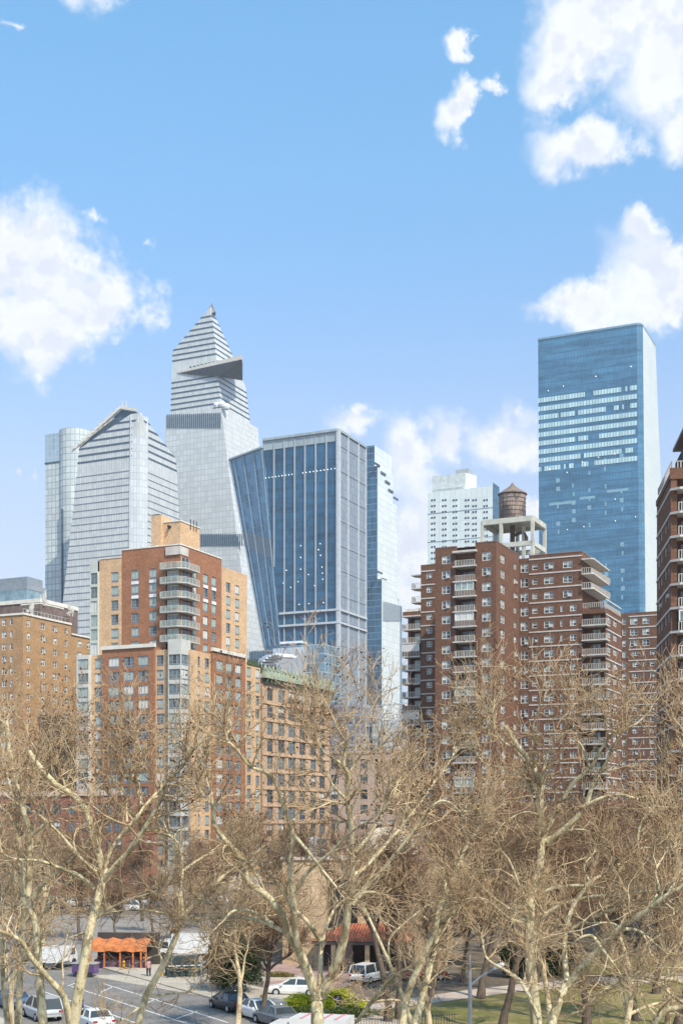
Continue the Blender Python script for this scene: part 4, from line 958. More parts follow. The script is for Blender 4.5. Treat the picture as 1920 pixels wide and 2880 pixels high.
m, N, bb = mat_new('old_staves'); oc = N.n('ShaderNodeTexCoord').outputs['Object']; sp_ = N.n('ShaderNodeSeparateXYZ', {0: oc})
ang = N.m('ARCTAN2', sp_.outputs[1], sp_.outputs[0]); stv = N.n('ShaderNodeTexWhiteNoise', {'W': N.m('FLOOR', N.m('MULTIPLY', ang, 12.0))}, noise_dimensions='1D').outputs[0]
nn = N.noise(N.vm('MULTIPLY', oc, (1, 1, .4)), .5, 5, .7)
col = N.mix(N.ss(nn, .45, .58), (.10, .075, .065), (.34, .25, .20)); col = N.mix(N.m('MULTIPLY', stv, .35), col, (.06, .045, .04)); setc(N, bb, 'Base Color', col); setc(N, bb, 'Roughness', .85)
mb = MB(); mb.lathe([(r, zt1-.4), (r, z1_-.0)], 40); o = mb.build('tank', m, wt_); o.location = (cx_, cy_, 0)
mb = MB(); mb.lathe([(r+.25, z1_-.15), (r+.25, z1_), (r*.45, z1_+(z2_-z1_)*.62), (.5, z2_-.2), (.15, z2_+.4)], 32); o2 = mb.build('tank_roof', plain('tank_cap', (.20, .15, .11), .8, .25, 1), wt_); o2.location = (cx_, cy_, 0)
mb = MB()
for k in range(7):
    mb = MB(); zh = zt1+.3+k*(z1_-zt1-.6)/6
    n = 40
    for j in range(n):
        a, c = 2*math.pi*j/n, 2*math.pi*(j+1)/n; R_ = r+.05
        mb.face([(R_*math.cos(a), R_*math.sin(a), zh), (R_*math.cos(c), R_*math.sin(c), zh), (R_*math.cos(c), R_*math.sin(c), zh+.12), (R_*math.cos(a), R_*math.sin(a), zh+.12)])
    mb.build('hoop', M['dark'], o)
mb = MB(); mb.tube([(cx_, cy_, zb), (cx_, cy_, zt1-.6)], [.5, .5], 10); mb.tube([(cx_+.2, cy_, zt1-2.5), (cx_+2.6, cy_-1, zt1-2.2), (cx_+3.2, cy_-1.2, zt1-3.4), (cx_+3.2, cy_-1.2, zm)], [.35, .35, .35, .3], 8); mb.build('pipe', plain('rusty_pipe', (.14, .10, .07), .8, .3), wt_)

# ---- further wing behind
g = G(1855, 318)
b = Bld(g, 'apartment_building', 'smaller brown brick block behind, between the stepped slab and the right edge building')
zr = g.z(1722, g.fx(1800)); x0 = g.fx(1735); mb = MB(); hs = []
for k in range(17):
    z_ = g.z(1738, g.fx(1782))-k*FH*.98
    if z_ < 3: break
    hs += [(g.fx(1749), g.fx(1760), z_-1.5, z_+.1)]
    hs += [(g.fx(1771), g.fx(1793), z_-1.6, z_), (g.fx(1806), g.fx(1826), z_-1.6, z_)] if k < 3 else [(g.fx(1778), g.fx(1794), z_-1.2, z_), (g.fx(1808), g.fx(1813), z_-1.2, z_), (g.fx(1828), g.fx(1840), z_-1.2, z_)]
for h in b.wall(mb, 'f', 0, x0, 0, 0, zr, hs): b.win('f', 0, h, 'dh')
b.body(x0, 0, 0, 15, 0, zr, 0, 1, mb); mb.face([(0,0,0),(0,15,0),(0,15,zr),(0,0,zr)]); mb.build('wall', [mbr, M['roofgrey']], b.t)
for k in range(17):
    z_ = g.z(1734, g.fx(1800))-k*FH*.98
    if z_ < 3: break
    mb = MB(); mb.box(g.fx(1767), 0, -.09, 0, z_, z_+.26); mb.build('string_band', mrl, b.t)
b.finish()

# ---- right edge building
g = G(1886, 152, 6.8)
b = Bld(g, 'apartment_building', 'brown brick building with slanting white bands cut off by the right edge of the picture')
B = b.t
# local x right, y away; the visible long face looks left, so it is the plane x = 0
def syl(px, x=0.0): return g.sy(px, x)
yE = g.sy(1846.5); ztp = g.z(1338); zr6 = g.z(1352, 0, 0)
rows6 = [g.z(1440)-k*FH for k in range(18)]
mb = MB()
def lface(mb, x, y0, y1, z0, z1, holes=(), rev=.2):
    ys = sorted({y0, y1} | {h[0] for h in holes} | {h[1] for h in holes})
    for a, c in zip(ys[:-1], ys[1:]):
        cov = sorted((h[2], h[3]) for h in holes if h[0] < (a+c)/2 < h[1]); zc = z0
        for p, q_ in cov+[(z1, z1)]:
            if p > zc+1e-4: mb.face([(x,c,zc),(x,a,zc),(x,a,p),(x,c,p)], 0, [(c,zc),(a,zc),(a,p),(c,p)])
            zc = max(zc, q_)
    for a, c, p, q_ in holes:
        mb.face([(x,a,p),(x,c,p),(x+rev,c,p),(x+rev,a,p)]); mb.face([(x,a,q_),(x+rev,a,q_),(x+rev,c,q_),(x,c,q_)]); mb.face([(x,c,p),(x,c,q_),(x+rev,c,q_),(x+rev,c,p)]); mb.face([(x,a,p),(x+rev,a,p),(x+rev,a,q_),(x,a,q_)])
hs = [(y_, y_+1.6, z_-1.5, z_) for z_ in rows6 if z_ > 3 for y_ in (1.3, 4.3, 8.2, 10.9) if y_+1.6 < yE]
lface(mb, 0, 0, yE, 0, ztp, hs)
for a, c, p, q_ in hs: b.w.append(((.2, (a+c)/2, p), -math.pi/2, round(c-a, 2), round(q_-p, 2), 'dh', b.rnd.randrange(5)))
XR = 22
mb.face([(0,1.6,0),(XR,1.6,0),(XR,1.6,ztp),(0,1.6,ztp)]); mb.face([(0,0,0),(.7,0,0),(.7,0,ztp),(0,0,ztp)]); mb.face([(.7,0,0),(.7,1.6,0),(.7,1.6,ztp),(.7,0,ztp)])
mb.face([(XR,yE,0),(0,yE,0),(0,yE,ztp),(XR,yE,ztp)]); mb.face([(XR,1.6,0),(XR,yE,0),(XR,yE,ztp),(XR,1.6,ztp)]); mb.face([(0,0,ztp),(XR,0,ztp),(XR,yE,ztp),(0,yE,ztp)], 1)
xs_ = 3.0; zt2 = H+(HZ-1271)/FPX*165.6
mb.box(xs_, XR, 4.5, 13.4, ztp, zt2); mb.box(-.12, XR, -.12, .12, ztp-.4, ztp+.9); mb.box(-.12, .12, .12, yE, ztp-.4, ztp+.3)
mb.build('wall', [mbr, M['roofgrey']], B)
mb = MB(); mb.prism([(2.0, 3.0), (XR, 3.0), (XR, 14.0), (2.0, 14.0)], zt2, zt2+.35); mb.build('roof_slab', plain('roof_slab', (.20, .17, .16), .8), B)
rail('terrace_railing', B, [(.1, yE-.5), (.1, .1), (6, .1)], ztp+.9, None, .3, h=.8)
rail('roof_railing', B, [(2.2, 13.4), (2.2, 3.6), (8, 3.6)], zt2-3.4, [M['dark'], mrec], .5, h=1.6)
for k in range(18):
    zf = g.z(1372+0)-k*FH-.1
    if zf < 2: break
    mb = MB(); mb.box(-.1, 0, -.1, yE, zf-.26, zf); mb.prism([(-.1, -.1), (XR, -.1), (XR, -.9), (.9, -.9)], zf-.26, zf); mb.box(0, XR, -.1, 1.58, zf-.25, zf-.01); o = mb.build('balcony', mrl, B)
    if k:
        rail('railing', o, [(.8, -.75), (9, -.75)], zf, None, .27, solid=False)
        mb = MB(); mb.box(1.3, 3.2, 1.45, 1.55, zf, zf+2.1, 0); mb.box(1.6, 1.75, 1.4, 1.45, zf, zf+2.1, 1); mb.build('door', [mg_dark, f_white], o)
        if k == 6: mb = MB(); mb.box(.8, 9, -.8, -.7, zf+2.2, zf+2.45); mb.box(.8, .95, -.8, -.7, zf+1.1, zf+2.2); mb.box(2.4, 2.5, -.8, -.7, zf+1.1, zf+2.2); mb.box(.95, 9, -.76, -.74, zf+1.1, zf+2.2, 1); mb.build('glazed_enclosure', [f_white, mg_mid], o)
b.finish()

# ------------------------------------------------------------ tan stone church-like building with a tile porch
GY = lambda py: H*FPX/(py-HZ)
g = G(794, 134, 9.0)
b = Bld(g, 'tan_stone_building', 'tan stone building with a dark arched recess above a red tiled porch', 'building')
B = b.t; mst_ = brick('tan_stone', (.52, .385, .24), (.44, .33, .21), .1)
zt_ = g.z(2419); x1 = g.fx(917); x2 = g.fx(1005); x3 = g.fx(1240)
mb = MB(); b.wall(mb, 'f', 0, 0, x1, 0, zt_); b.wall(mb, 'f', 0, x2, x3, 0, zt_, [(g.fx(1068), g.fx(1085), 2, 3.6), (g.fx(1140), g.fx(1160), 5.5, 8)])
za = g.z(2510); cxa = (x1+x2)/2; ra = (x2-x1)/2; arc = [(cxa+ra*math.cos(math.pi*k/14), za+ra*.95*math.sin(math.pi*k/14)) for k in range(15)]
for (a, za_), (c, zc_) in zip(arc[:-1], arc[1:]): mb.face([(c,0,zc_),(a,0,za_),(a,0,zt_),(c,0,zt_)]); mb.face([(c,0,zc_),(c,1.2,zc_),(a,1.2,za_),(a,0,za_)])
mb.face([(x1,0,0),(x1,1.2,0),(x1,1.2,za),(x1,0,za)]); mb.face([(x2,1.2,0),(x2,0,0),(x2,0,za),(x2,1.2,za)])
b.body(0, x3, 0, 16, 0, zt_, 0, 1, mb); mb.face([(x3,0,0),(x3,16,0),(x3,16,zt_),(x3,0,zt_)]); mb.build('wall', [mst_, plain('pale_roof', (.36, .32, .28), .9, .15)], B)
mb = MB(); mb.face([(x1-.1,1.21,0),(x2+.1,1.21,0),(x2+.1,1.21,zt_-.3),(x1-.1,1.21,zt_-.3)]); o = mb.build('arched_window', plain('dark_leaded_glass', (.05, .045, .045), .25, .4, 2), B)
mb = MB()
for k in range(1, 4): x = x1+(x2-x1)*k/4; mb.box(x-.05, x+.05, 1.1, 1.2, 0, zt_-1.6)
mb.build('mullion', f_brown, o)
mb = MB(); mb.box(-.15, x3+.1, -.2, .35, zt_, zt_+.28); mb.build('coping', plain('pink_stone', (.62, .52, .44), .8, .1), B)
# roof domes
mb = MB(); x_, y_ = g.fx(1087, 9), 9; n = 20; rx = 3.4
for i in range(n):
    for j in range(6):
        def dp(i, j): a = 2*math.pi*i/n; e_ = math.pi/2*j/6; return (x_+rx*math.cos(e_)*math.cos(a), y_+rx*math.cos(e_)*math.sin(a), zt_+.4+2.9*math.sin(e_))
        mb.face([dp(i, j), dp(i+1, j), dp(i+1, j+1), dp(i, j+1)])
mb.build('dome', plain('cream_dome', (.60, .50, .36), .6, .2, 1.5), B, smooth=True)
mb = MB(); mb.box(g.fx(1130, 10), g.fx(1200, 10), 10, 13, zt_, zt_+2.3); mb.box(g.fx(1128, 10), g.fx(1203, 10), 9.8, 13.2, zt_+2.3, zt_+2.7); mb.build('roof_house', plain('pinkish_render', (.48, .36, .30), .8, .15), B)
mb = MB(); mb.box(g.fx(868, 6), g.fx(892, 6), 6, 9, zt_, zt_+2.2, 0); mb.box(g.fx(892, 6)+.02, g.fx(908, 6), 6, 9, zt_, zt_+2.0, 1); mb.build('roof_unit', [plain('unit_grey', (.40, .41, .43)), M['dark']], B)
# porch
yp = -5.2; px0, px1 = g.fx(872, yp), g.fx(1150, yp); zp0, zp1 = g.z(2647, 3, yp), g.z(2598, 3, -1)
m, N, bb = mat_new('clay_tiles'); uv = N.n('ShaderNodeUVMap').outputs[0]; s_ = N.n('ShaderNodeSeparateXYZ', {0: uv})
wv = N.m('SINE', N.m('MULTIPLY', s_.outputs[0], 2*math.pi/.30)); rw = N.m('FRACT', N.m('DIVIDE', s_.outputs[1], .38)); tn = N.noise(uv, 4, 3, .6)
col = N.mix(N.ss(tn, .3, .7), (.34, .085, .045), (.52, .17, .08)); setc(N, bb, 'Base Color', col); setc(N, bb, 'Roughness', .8)
bp = N.n('ShaderNodeBump', {'Height': N.m('ADD', wv, rw), 'Strength': .9, 'Distance': .09}); setc(N, bb, 'Normal', bp.outputs[0])
mb = MB(); L = math.hypot(yp+.0, zp1-zp0)
mb.face([(px0,yp,zp0),(px1,yp,zp0),(px1-1,0,zp1),(px0+2.2,0,zp1)], 0, [(px0,0),(px1,0),(px1-1,L),(px0+2.2,L)])
mb.face([(px0,0,zp0),(px0,yp,zp0),(px0+2.2,0,zp1)], 0, [(0,0),(yp,0),(0,L)]); mb.face([(px1,yp,zp0),(px1,0,zp0),(px1-1,0,zp1)], 0, [(0,0),(yp,0),(0,L)])
mb.build('tiled_roof', m, B)
for k in range(40):
    pass
mb = MB(); mb.box(px0+.1, px1-.1, yp+.1, yp+.35, zp0-.35, zp0-.05); mb.build('eaves_beam', f_brown, B)
for k in range(6): x = px0+.6+(px1-px0-1.4)*k/5; mb = MB(); mb.box(x-.22, x+.22, yp+.2, yp+.64, 0, zp0-.36); mb.build('porch_post', mst_ if k % 2 else f_brown, B)
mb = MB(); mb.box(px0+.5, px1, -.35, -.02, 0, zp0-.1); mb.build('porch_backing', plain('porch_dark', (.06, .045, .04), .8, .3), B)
mb = MB(); xd = g.fx(962, -.6); mb.box(xd, xd+1.0, -.45, -.36, 0, 2.2); mb.build('door', plain('white_door', (.62, .54, .50)), B)
# ------------------------------------------------------------ ground, road, park
def gp(px, py, z=0.0): Y = (H-z)*FPX/(py-HZ); return Vector(((px-CPX)/FPX*Y, Y, z))
def sheet(name, pts, z, mat, kind='structure', label=None, cat=None):
    mb = MB(); mb.face([(p[0], p[1], z) for p in pts], 0, [(p[0], p[1]) for p in pts]); o = mb.build(name, mat); tag(o, label, cat, None, kind); return o
def gmat(name, ca, cb, sc=.25, cc=None, rough=.95, thr=(.4, .6)):
    m, N, b = mat_new(name); oc = N.n('ShaderNodeTexCoord').outputs['Object']
    n1 = N.noise(oc, sc, 6, .65); n2 = N.noise(oc, sc*14, 4, .7); c = N.mix(N.ss(n1, *thr), ca, cb)
    c = N.mix(N.ss(n2, .3, .7), N.mix(1.0, c, (.72, .72, .72), 'MULTIPLY'), N.mix(1.0, c, (1.2, 1.2, 1.2), 'MULTIPLY'))
    if cc: c = N.mix(N.m('MULTIPLY', N.ss(N.noise(oc, sc*2.7, 5, .7), .56, .64), .7), c, cc)
    setc(N, b, 'Base Color', c); setc(N, b, 'Roughness', rough); return m
m_earth = gmat('leaf_litter', (.125, .095, .068), (.20, .15, .10), .12, (.09, .12, .035))
m_lawn = gmat('grass', (.155, .145, .032), (.26, .205, .075), .16, (.31, .22, .12))
m_road = gmat('asphalt', (.185, .165, .145), (.235, .21, .185), .3, (.13, .12, .11)); m_walk = gmat('pavement', (.42, .36, .28), (.50, .43, .34), .5)
m_path = gmat('park_path', (.46, .37, .30), (.54, .44, .36), .5); m_brick = gmat('brick_paving', (.33, .20, .17), (.40, .27, .22), .6)
m_plaza = gmat('plaza_paving', (.25, .22, .19), (.31, .27, .23), .4); m_line = gmat('road_paint', (.62, .61, .58), (.72, .71, .68), 1.5)
sheet('ground', [(-6000,-60,0),(6000,-60,0),(6000,6000,0),(-6000,6000,0)], 0, m_earth)
sheet('lawn', [gp(1080,3100), gp(1066,2850), gp(1200,2826), gp(1475,2789), gp(1690,2769), gp(2100,2760), gp(2400,3100)], .012, m_lawn)
sheet('lawn', [gp(1500,2752), gp(1640,2744), gp(2000,2738), gp(2000,2690), gp(1700,2680), gp(1530,2700)], .012, m_lawn)
sheet('park_path', [gp(985,2858), gp(1060,2842), gp(1200,2825), gp(1475,2788), gp(1690,2768), gp(2100,2759), gp(2100,2744), gp(1690,2750), gp(1475,2768), gp(1300,2788), gp(1060,2824), gp(985,2838)], .02, m_path)
sheet('plaza', [gp(-300,2742), gp(560,2742), gp(640,2700), gp(700,2572), gp(-300,2578)], .006, m_plaza)
sheet('brick_court', [gp(740,2790), gp(905,2790), gp(1010,2770), gp(1010,2706), gp(745,2706)], .01, m_brick)
sheet('avenue', [gp(-400,2566), gp(830,2545), gp(830,2500), gp(-400,2512)], .01, m_road)
O_ = Vector((-9.8, 99.1, 0)); D_ = Vector((-.51, .86, 0)).normalized(); N_ = Vector((D_.y, -D_.x, 0))
rp = lambda o, s_: O_+N_*o+D_*s_
sheet('road', [rp(-14,-50), rp(4,-50), rp(4,120), rp(-14,120)], .015, m_road)
def kerbslab(name, o0, o1, s0, s1):
    mb = MB(); pts = [rp(o0,s0), rp(o1,s0), rp(o1,s1), rp(o0,s1)]
    mb.prism([(p.x, p.y) for p in pts], -.05, .14); o = mb.build(name, m_walk); tag(o, kind='structure')
kerbslab('pavement', 4, 10.5, -50, 34); kerbslab('pavement', -19, -14, -50, 20)
sheet('pavement', [gp(232,2744), gp(560,2742), gp(700,2790), gp(560,2802)], .03, m_walk)
mk = MB()
def stripe(a, c, w=.16):
    a, c = Vector((a[0], a[1], 0)), Vector((c[0], c[1], 0)); n = (c-a).normalized(); n = Vector((n.y, -n.x, 0))*w/2
    mk.face([(*(a-n).xy, .022), (*(a+n).xy, .022), (*(c+n).xy, .022), (*(c-n).xy, .022)])
for a, c in (((200,2776),(560,2892)), ((290,2768),(640,2878)), ((120,2790),(400,2885)), ((283,2793),(319,2776)), ((497,2867),(554,2846)), ((225,2862),(330,2863)), ((395,2828),(445,2811)), ((230,2760),(190,2775))):
    stripe(gp(*a), gp(*c))
tag(mk.build('lane_markings', m_line), kind='structure')
# ------------------------------------------------------------ vehicles
m_tyre = plain('tyre', (.02, .02, .02), .9); m_rim = plain('rim', (.42, .43, .45), .35, .1); m_cg = plain('car_glass', (.045, .055, .06), .05, .2, spec=.8)
m_red = plain('tail_light', (.35, .02, .02), .3); m_head = plain('head_light', (.7, .7, .68), .15); m_trim = plain('black_trim', (.03, .03, .035), .5)
def paint(name, c): return plain(name, c, .22, .04, 1, spec=.7)
PAINT = {'white': paint('white_paint', (.74, .74, .72)), 'black': paint('black_paint', (.03, .03, .032)), 'silver': paint('silver_paint', (.42, .43, .44)), 'red': paint('red_paint', (.33, .03, .03)),
         'yellow': paint('yellow_paint', (.62, .33, .02)), 'grey': paint('grey_paint', (.14, .15, .16)), 'blue': paint('blue_paint', (.04, .09, .2)), 'purple': paint('purple_paint', (.10, .05, .17))}
def car(label, cat, loc, yaw, col, suv=False, group=None, name='parked_car'):
    t = thing(name, label, cat, loc, yaw, group); L, Wd = (4.7, .93) if not suv else (4.75, .96); hh = 1.44 if not suv else 1.72
    # body sections along x: (x, half width, bottom, shoulder)
    sec = [(-L/2, .68, .42, .72), (-L/2+.12, .82, .30, .92), (-L/2+.7, Wd, .24, .98), (-.6, Wd, .22, .97), (.7, Wd, .22, .96), (1.35, Wd-.02, .24, .90), (L/2-.22, Wd-.12, .28, .76), (L/2, .62, .38, .62)]
    mb = MB(); rs = []
    for x, w, b0, s in sec: rs.append([(x,-w*.93,b0),(x,-w,b0+.22),(x,-w,s-.14),(x,-w*.90,s),(x,0,s+.035),(x,w*.90,s),(x,w,s-.14),(x,w,b0+.22),(x,w*.93,b0)])
    for a, c in zip(rs[:-1], rs[1:]):
        for k in range(8): mb.face([a[k], a[k+1], c[k+1], c[k]][::-1])
    mb.face(rs[0]); mb.face(rs[-1][::-1]); mb.build('body', PAINT[col], t, smooth=False)
    if suv: cab = [(-L/2+.12, .95, .80), (-L/2+.35, hh-.04, .70), (.2, hh, .70), (.75, hh-.10, .68), (1.45, .93, .80)]
    else: cab = [(-L/2+.75, .96, .80), (-1.15, hh-.06, .64), (-.2, hh, .66), (.35, hh-.06, .64), (1.2, .93, .80)]
    mb = MB(); mr = MB()
    def yy(z, w): return w+( .93-w)*max(0, min(1, (hh-z)/(hh-.95)))*.85
    top = cab[1:-1]; b0, b1 = cab[0], cab[-1]
    tp = [(x, z, w) for x, z, w in top]
    for s_ in (-1, 1):
        poly = [(b0[0], s_*.84, .95), (b1[0], s_*.84, .93)]+[(x, s_*w, z) for x, z, w in reversed(tp)]
        mb.face(poly if s_ < 0 else poly[::-1])
    mb.face([(b0[0],-.84,.95),(tp[0][0],-tp[0][2],tp[0][1]),(tp[0][0],tp[0][2],tp[0][1]),(b0[0],.84,.95)])
    mb.face([(b1[0],.84,.93),(tp[-1][0],tp[-1][2],tp[-1][1]),(tp[-1][0],-tp[-1][2],tp[-1][1]),(b1[0],-.84,.93)])
    mb.build('windows', m_cg, t)
    for a, c in zip(tp[:-1], tp[1:]): mr.face([(a[0],-a[2]-.01,a[1]+.015),(c[0],-c[2]-.01,c[1]+.015),(c[0],c[2]+.01,c[1]+.015),(a[0],a[2]+.01,a[1]+.015)])
    for s_ in (-1, 1):
        for (xa, za), (xc, zc) in (((b0[0], .95), (tp[0][0], tp[0][1])), ((tp[-1][0], tp[-1][1]), (b1[0], .93)), ((-.25, .96), (-.3, hh-.02))):
            mr.bar((xa, s_*(.85 if za < 1 else tp[0][2]), za), (xc, s_*(.85 if zc < 1 else tp[0][2]), zc), .09)
    mr.build('roof', PAINT[col], t)
    for x in (-1.42, 1.42):
        for s_ in (-1, 1):
            w = MB(); w.tube([(x, s_*(Wd-.2), .33), (x, s_*(Wd+.015), .33)], [.335, .335], 16, 0); o = w.build('wheel', m_tyre, t)
            r = MB(); r.tube([(x, s_*(Wd+.0), .33), (x, s_*(Wd+.03), .33)], [.2, .18], 10); r.build('rim', m_rim, o)
    for s_ in (-1, 1):
        h_ = MB(); h_.box(L/2-.28, L/2-.06, s_*.62-.16, s_*.62+.16, .60, .72); h_.build('headlight', m_head, t)
        h_ = MB(); h_.box(-L/2-.01, -L/2+.14, s_*.66-.14, s_*.66+.14, .72, .86); h_.build('tail_light', m_red, t)
        h_ = MB(); h_.box(.82, .98, s_*(Wd+.09)-.09, s_*(Wd+.09)+.09, .93, 1.05); h_.build('mirror', PAINT[col], t)
    h_ = MB(); h_.box(L/2-.04, L/2+.02, -.5, .5, .36, .52); h_.build('grille', m_trim, t)
    return t
yr = math.atan2(D_.y, D_.x)          # along the street, away from us
car('black sedan parked at the kerb behind the white car', 'car', rp(2.7, 2.4), yr, 'black', False)
car('white car parked at the kerb in front of the black sedan', 'car', rp(2.6, -2.9), yr+math.pi, 'white', False)
car('dark grey car half hidden at the bottom beside the plane tree trunk', 'car', gp(775, 2884), yr, 'grey')
car('white car beside the yellow green hedge left of the central trunk', 'car', gp(828, 2800), math.radians(172), 'white')
car('white sport utility car behind the park fence near the porch', 'car', gp(1038, 2762), math.radians(60), 'white', True)
car('red car glimpsed through branches right of the tiled porch', 'car', gp(1190, 2757), math.radians(10), 'red')
car('silver car on the near side of the street behind the left trunks', 'car', rp(-11.3, 5.5), yr, 'silver', True)
car('white car at the very bottom left cut off by the picture edge', 'car', gp(262, 2893), yr, 'white')
car('dark blue car behind the two left trunks', 'car', rp(-11.5, 12.5), yr, 'blue')
AV = [(218,2551,'white'),(362,2561,'white'),(393,2548,'white'),(455,2553,'grey'),(300,2556,'grey'),(560,2551,'silver'),(610,2546,'white'),(150,2560,'black'),(520,2549,'black')]
for i, (px, py, c) in enumerate(AV):
    car({0:'white car leftmost of the white cars on the far avenue',1:'white car nearest to the paved plaza on the far avenue',2:'white car parked just right of the nearer white one on the avenue',3:'dark grey car on the far avenue right of the white cars',4:'dark grey car between the white cars on the far avenue',5:'silver car on the far avenue above the white box truck',6:'white car rightmost on the far avenue',7:'black car leftmost on the far avenue',8:'black car on the far avenue left of the silver one'}[i], 'car', gp(px, py), math.radians(-24.7 if i % 2 else 155), c, i % 3 == 1, 'cars on the far avenue')
car('yellow taxi cab on the far avenue', 'taxi', gp(416, 2534), math.radians(-24.7), 'yellow', False, 'cars on the far avenue', 'taxi_cab')
def truck(label, px, py, yaw, Lb, hb, col='white', cat='truck', name='box_truck', low=False):
    t = thing(name, label, cat, gp(px, py), math.radians(yaw)); w = 1.15
    mb = MB(); mb.box(-Lb/2, Lb/2-.0, -w, w, .75, hb); mb.box(-Lb/2+.05, Lb/2, -w-.03, -w, .75, .95); mb.build('cargo_box', PAINT[col], t)
    mb = MB(); x0 = Lb/2+.1; mb.face([(x0,-1,.5),(x0+1.8,-1,.5),(x0+1.8,-1,1.2),(x0+1.2,-1,2.1),(x0,-1,2.15)]); mb.face([(x0,1,.5),(x0+1.8,1,.5),(x0+1.8,1,1.2),(x0+1.2,1,2.1),(x0,1,2.15)][::-1])
    for a, c in (((x0+1.8,.5),(x0+1.8,1.2)), ((x0+1.2,2.1),(x0,2.15)), ((x0,2.15),(x0,.5))): mb.face([(a[0],-1,a[1]),(a[0],1,a[1]),(c[0],1,c[1]),(c[0],-1,c[1])])
    mb.build('cab', PAINT['white'], t)
    mb = MB(); mb.face([(x0+1.81,-.9,1.25),(x0+1.81,.9,1.25),(x0+1.23,.85,2.05),(x0+1.23,-.85,2.05)]); mb.box(x0+.3, x0+1.2, -1.02, 1.02, 1.25, 1.9); mb.build('windscreen', m_cg, t)
    for x in (-Lb/2+1, Lb/2+1):
        for s_ in (-1, 1): mb = MB(); mb.tube([(x, s_*.8, .42), (x, s_*1.1, .42)], [.42, .42], 14); mb.build('wheel', m_tyre, t)
    return t
truck('white box truck parked left of the dark evergreen', 545, 2700, 170, 4.2, 2.7)
tv = truck('white box van with pink roof stripes at the bottom beside the central trunk', 905, 2972, 165, 3.6, 2.5, cat='van', name='box_van')
m_pk = plain('pink_stripe', (.62, .26, .28), .5)
for x_ in (-1.3, -.5, .9): mb = MB(); mb.box(x_, x_+.22, -1.16, 1.16, 2.5, 2.52); mb.build('roof_stripe', m_pk, tv)
truck('white van parked left of the stall with the orange canopy', 150, 2726, 75, 2.8, 2.1, cat='van', name='box_van')
truck('white delivery truck beyond the avenue left of the tan stone building', 690, 2512, 155, 6, 3.2, name='delivery_truck')
# purple cart, orange stall
t = thing('food_cart', 'low purple cart standing left of the orange canopy stall', 'cart', gp(240, 2748), math.radians(-12))
mb = MB(); mb.box(-1.1, 1.1, -.6, .6, .35, 1.25); mb.build('body', PAINT['purple'], t)
mb = MB(); mb.box(-1.2, 1.2, -.7, .7, 1.25, 1.35); mb.build('counter', PAINT['silver'], t)
for x in (-.7, .7):
    mb = MB(); mb.tube([(x, -.62, .25), (x, -.5, .25)], [.25, .25], 12); mb.build('wheel', m_tyre, t)
m_or = plain('orange_tarpaulin', (.50, .16, .045), .7, .35, 1.6)
g0 = gp(344, 2722); t = thing('market_stall', 'market stall with an orange canopy and orange posts beside the plaza', 'stall', (g0.x, g0.y, 0), math.radians(-6))
mb = MB(); n = 12
for k in range(n):
    x0_, x1_ = -2.9+5.8*k/n, -2.9+5.8*(k+1)/n; d0, d1 = .12*math.sin(k*1.9), .12*math.sin((k+1)*1.9)
    mb.face([(x0_,-1.7,1.75+d0*.6),(x1_,-1.7,1.75+d1*.6),(x1_,-1.6,2.25),(x0_,-1.6,2.25)]); mb.face([(x0_,-1.6,2.25),(x1_,-1.6,2.25),(x1_,0,2.9+d1),(x0_,0,2.9+d0)]); mb.face([(x0_,0,2.9+d0),(x1_,0,2.9+d1),(x1_,1.6,2.25),(x0_,1.6,2.25)])
mb.build('canopy', m_or, t)
for x in (-2.8, -1.4, .2, 1.5, 2.3, 2.8):
    mb = MB(); mb.box(x-.07, x+.07, -1.6, -1.46, 0, 2.0); mb.build('post', m_or, t)
mb = MB(); mb.box(-2.6, 2.6, -.9, 1.2, 0, .85); mb.box(1.0, 2.7, -1.3, -.9, .2, .9); mb.build('counter', plain('dark_counter', (.09, .05, .09), .7, .5, 2), t)
rr = random.Random(6); mb = MB()
for k in range(16): x = -2.4+k*.31; mb.lathe([(.05, 0), (.14, .08), (.14, .2), (.04, .28)], 7, k % 3, (x, -.6+rr.random()*.5, .85))
mb.build('goods', [plain('goods_orange', (.5, .15, .03)), plain('goods_red', (.35, .05, .04)), plain('goods_violet', (.16, .08, .22))], t)
mb = MB(); mb.box(-3.1, 3.3, 1.9, 2.3, 0, 3.3); mb.build('back_wall', plain('dark_back', (.055, .045, .04), .9, .3), t)
# bollards
for px, py in ((348, 2733), (457, 2750), (735, 2836)):
    p = gp(px, py); t = tag(link('bollard', None, None, p), {348:'yellow bollard in front of the orange stall',457:'yellow bollard beside the dark green railing',735:'yellow bollard on the pavement beside the dark trunks'}[px], 'bollard', 'yellow bollards')
    mb = MB(); mb.lathe([(.12, 0), (.12, .95), (.09, 1.03), (.02, 1.06)], 12); mb.build('shaft', PAINT['yellow'], t)
    mb = MB(); mb.lathe([(.13, .75), (.13, .82)], 12); mb.build('cap_ring', m_trim, t)
# green railing round the stairs
m_grn = plain('dark_green_paint', (.02, .05, .04), .5, .2)
p = gp(472, 2756); t = thing('stair_railing', 'dark green metal railing around the stair entrance by the plaza', 'railing', p, math.radians(18))
for k in range(6):
    mb = MB(); mb.box(k*.66-.06, k*.66+.06, -.06, .06, 0, 1.35 if k % 2 else 1.6); mb.build('post', m_grn, t)
for z_ in (.35, .8, 1.2): mb = MB(); mb.box(.06, 3.24, -.03, .03, z_, z_+.06); mb.build('rail', m_grn if z_ < 1 else M['white'], t)
mb = MB(); mb.box(.2, 3.2, .6, 2.6, .0, 1.9); mb.build('stair_house', plain('stair_dark', (.03, .04, .04), .7, .3), t)
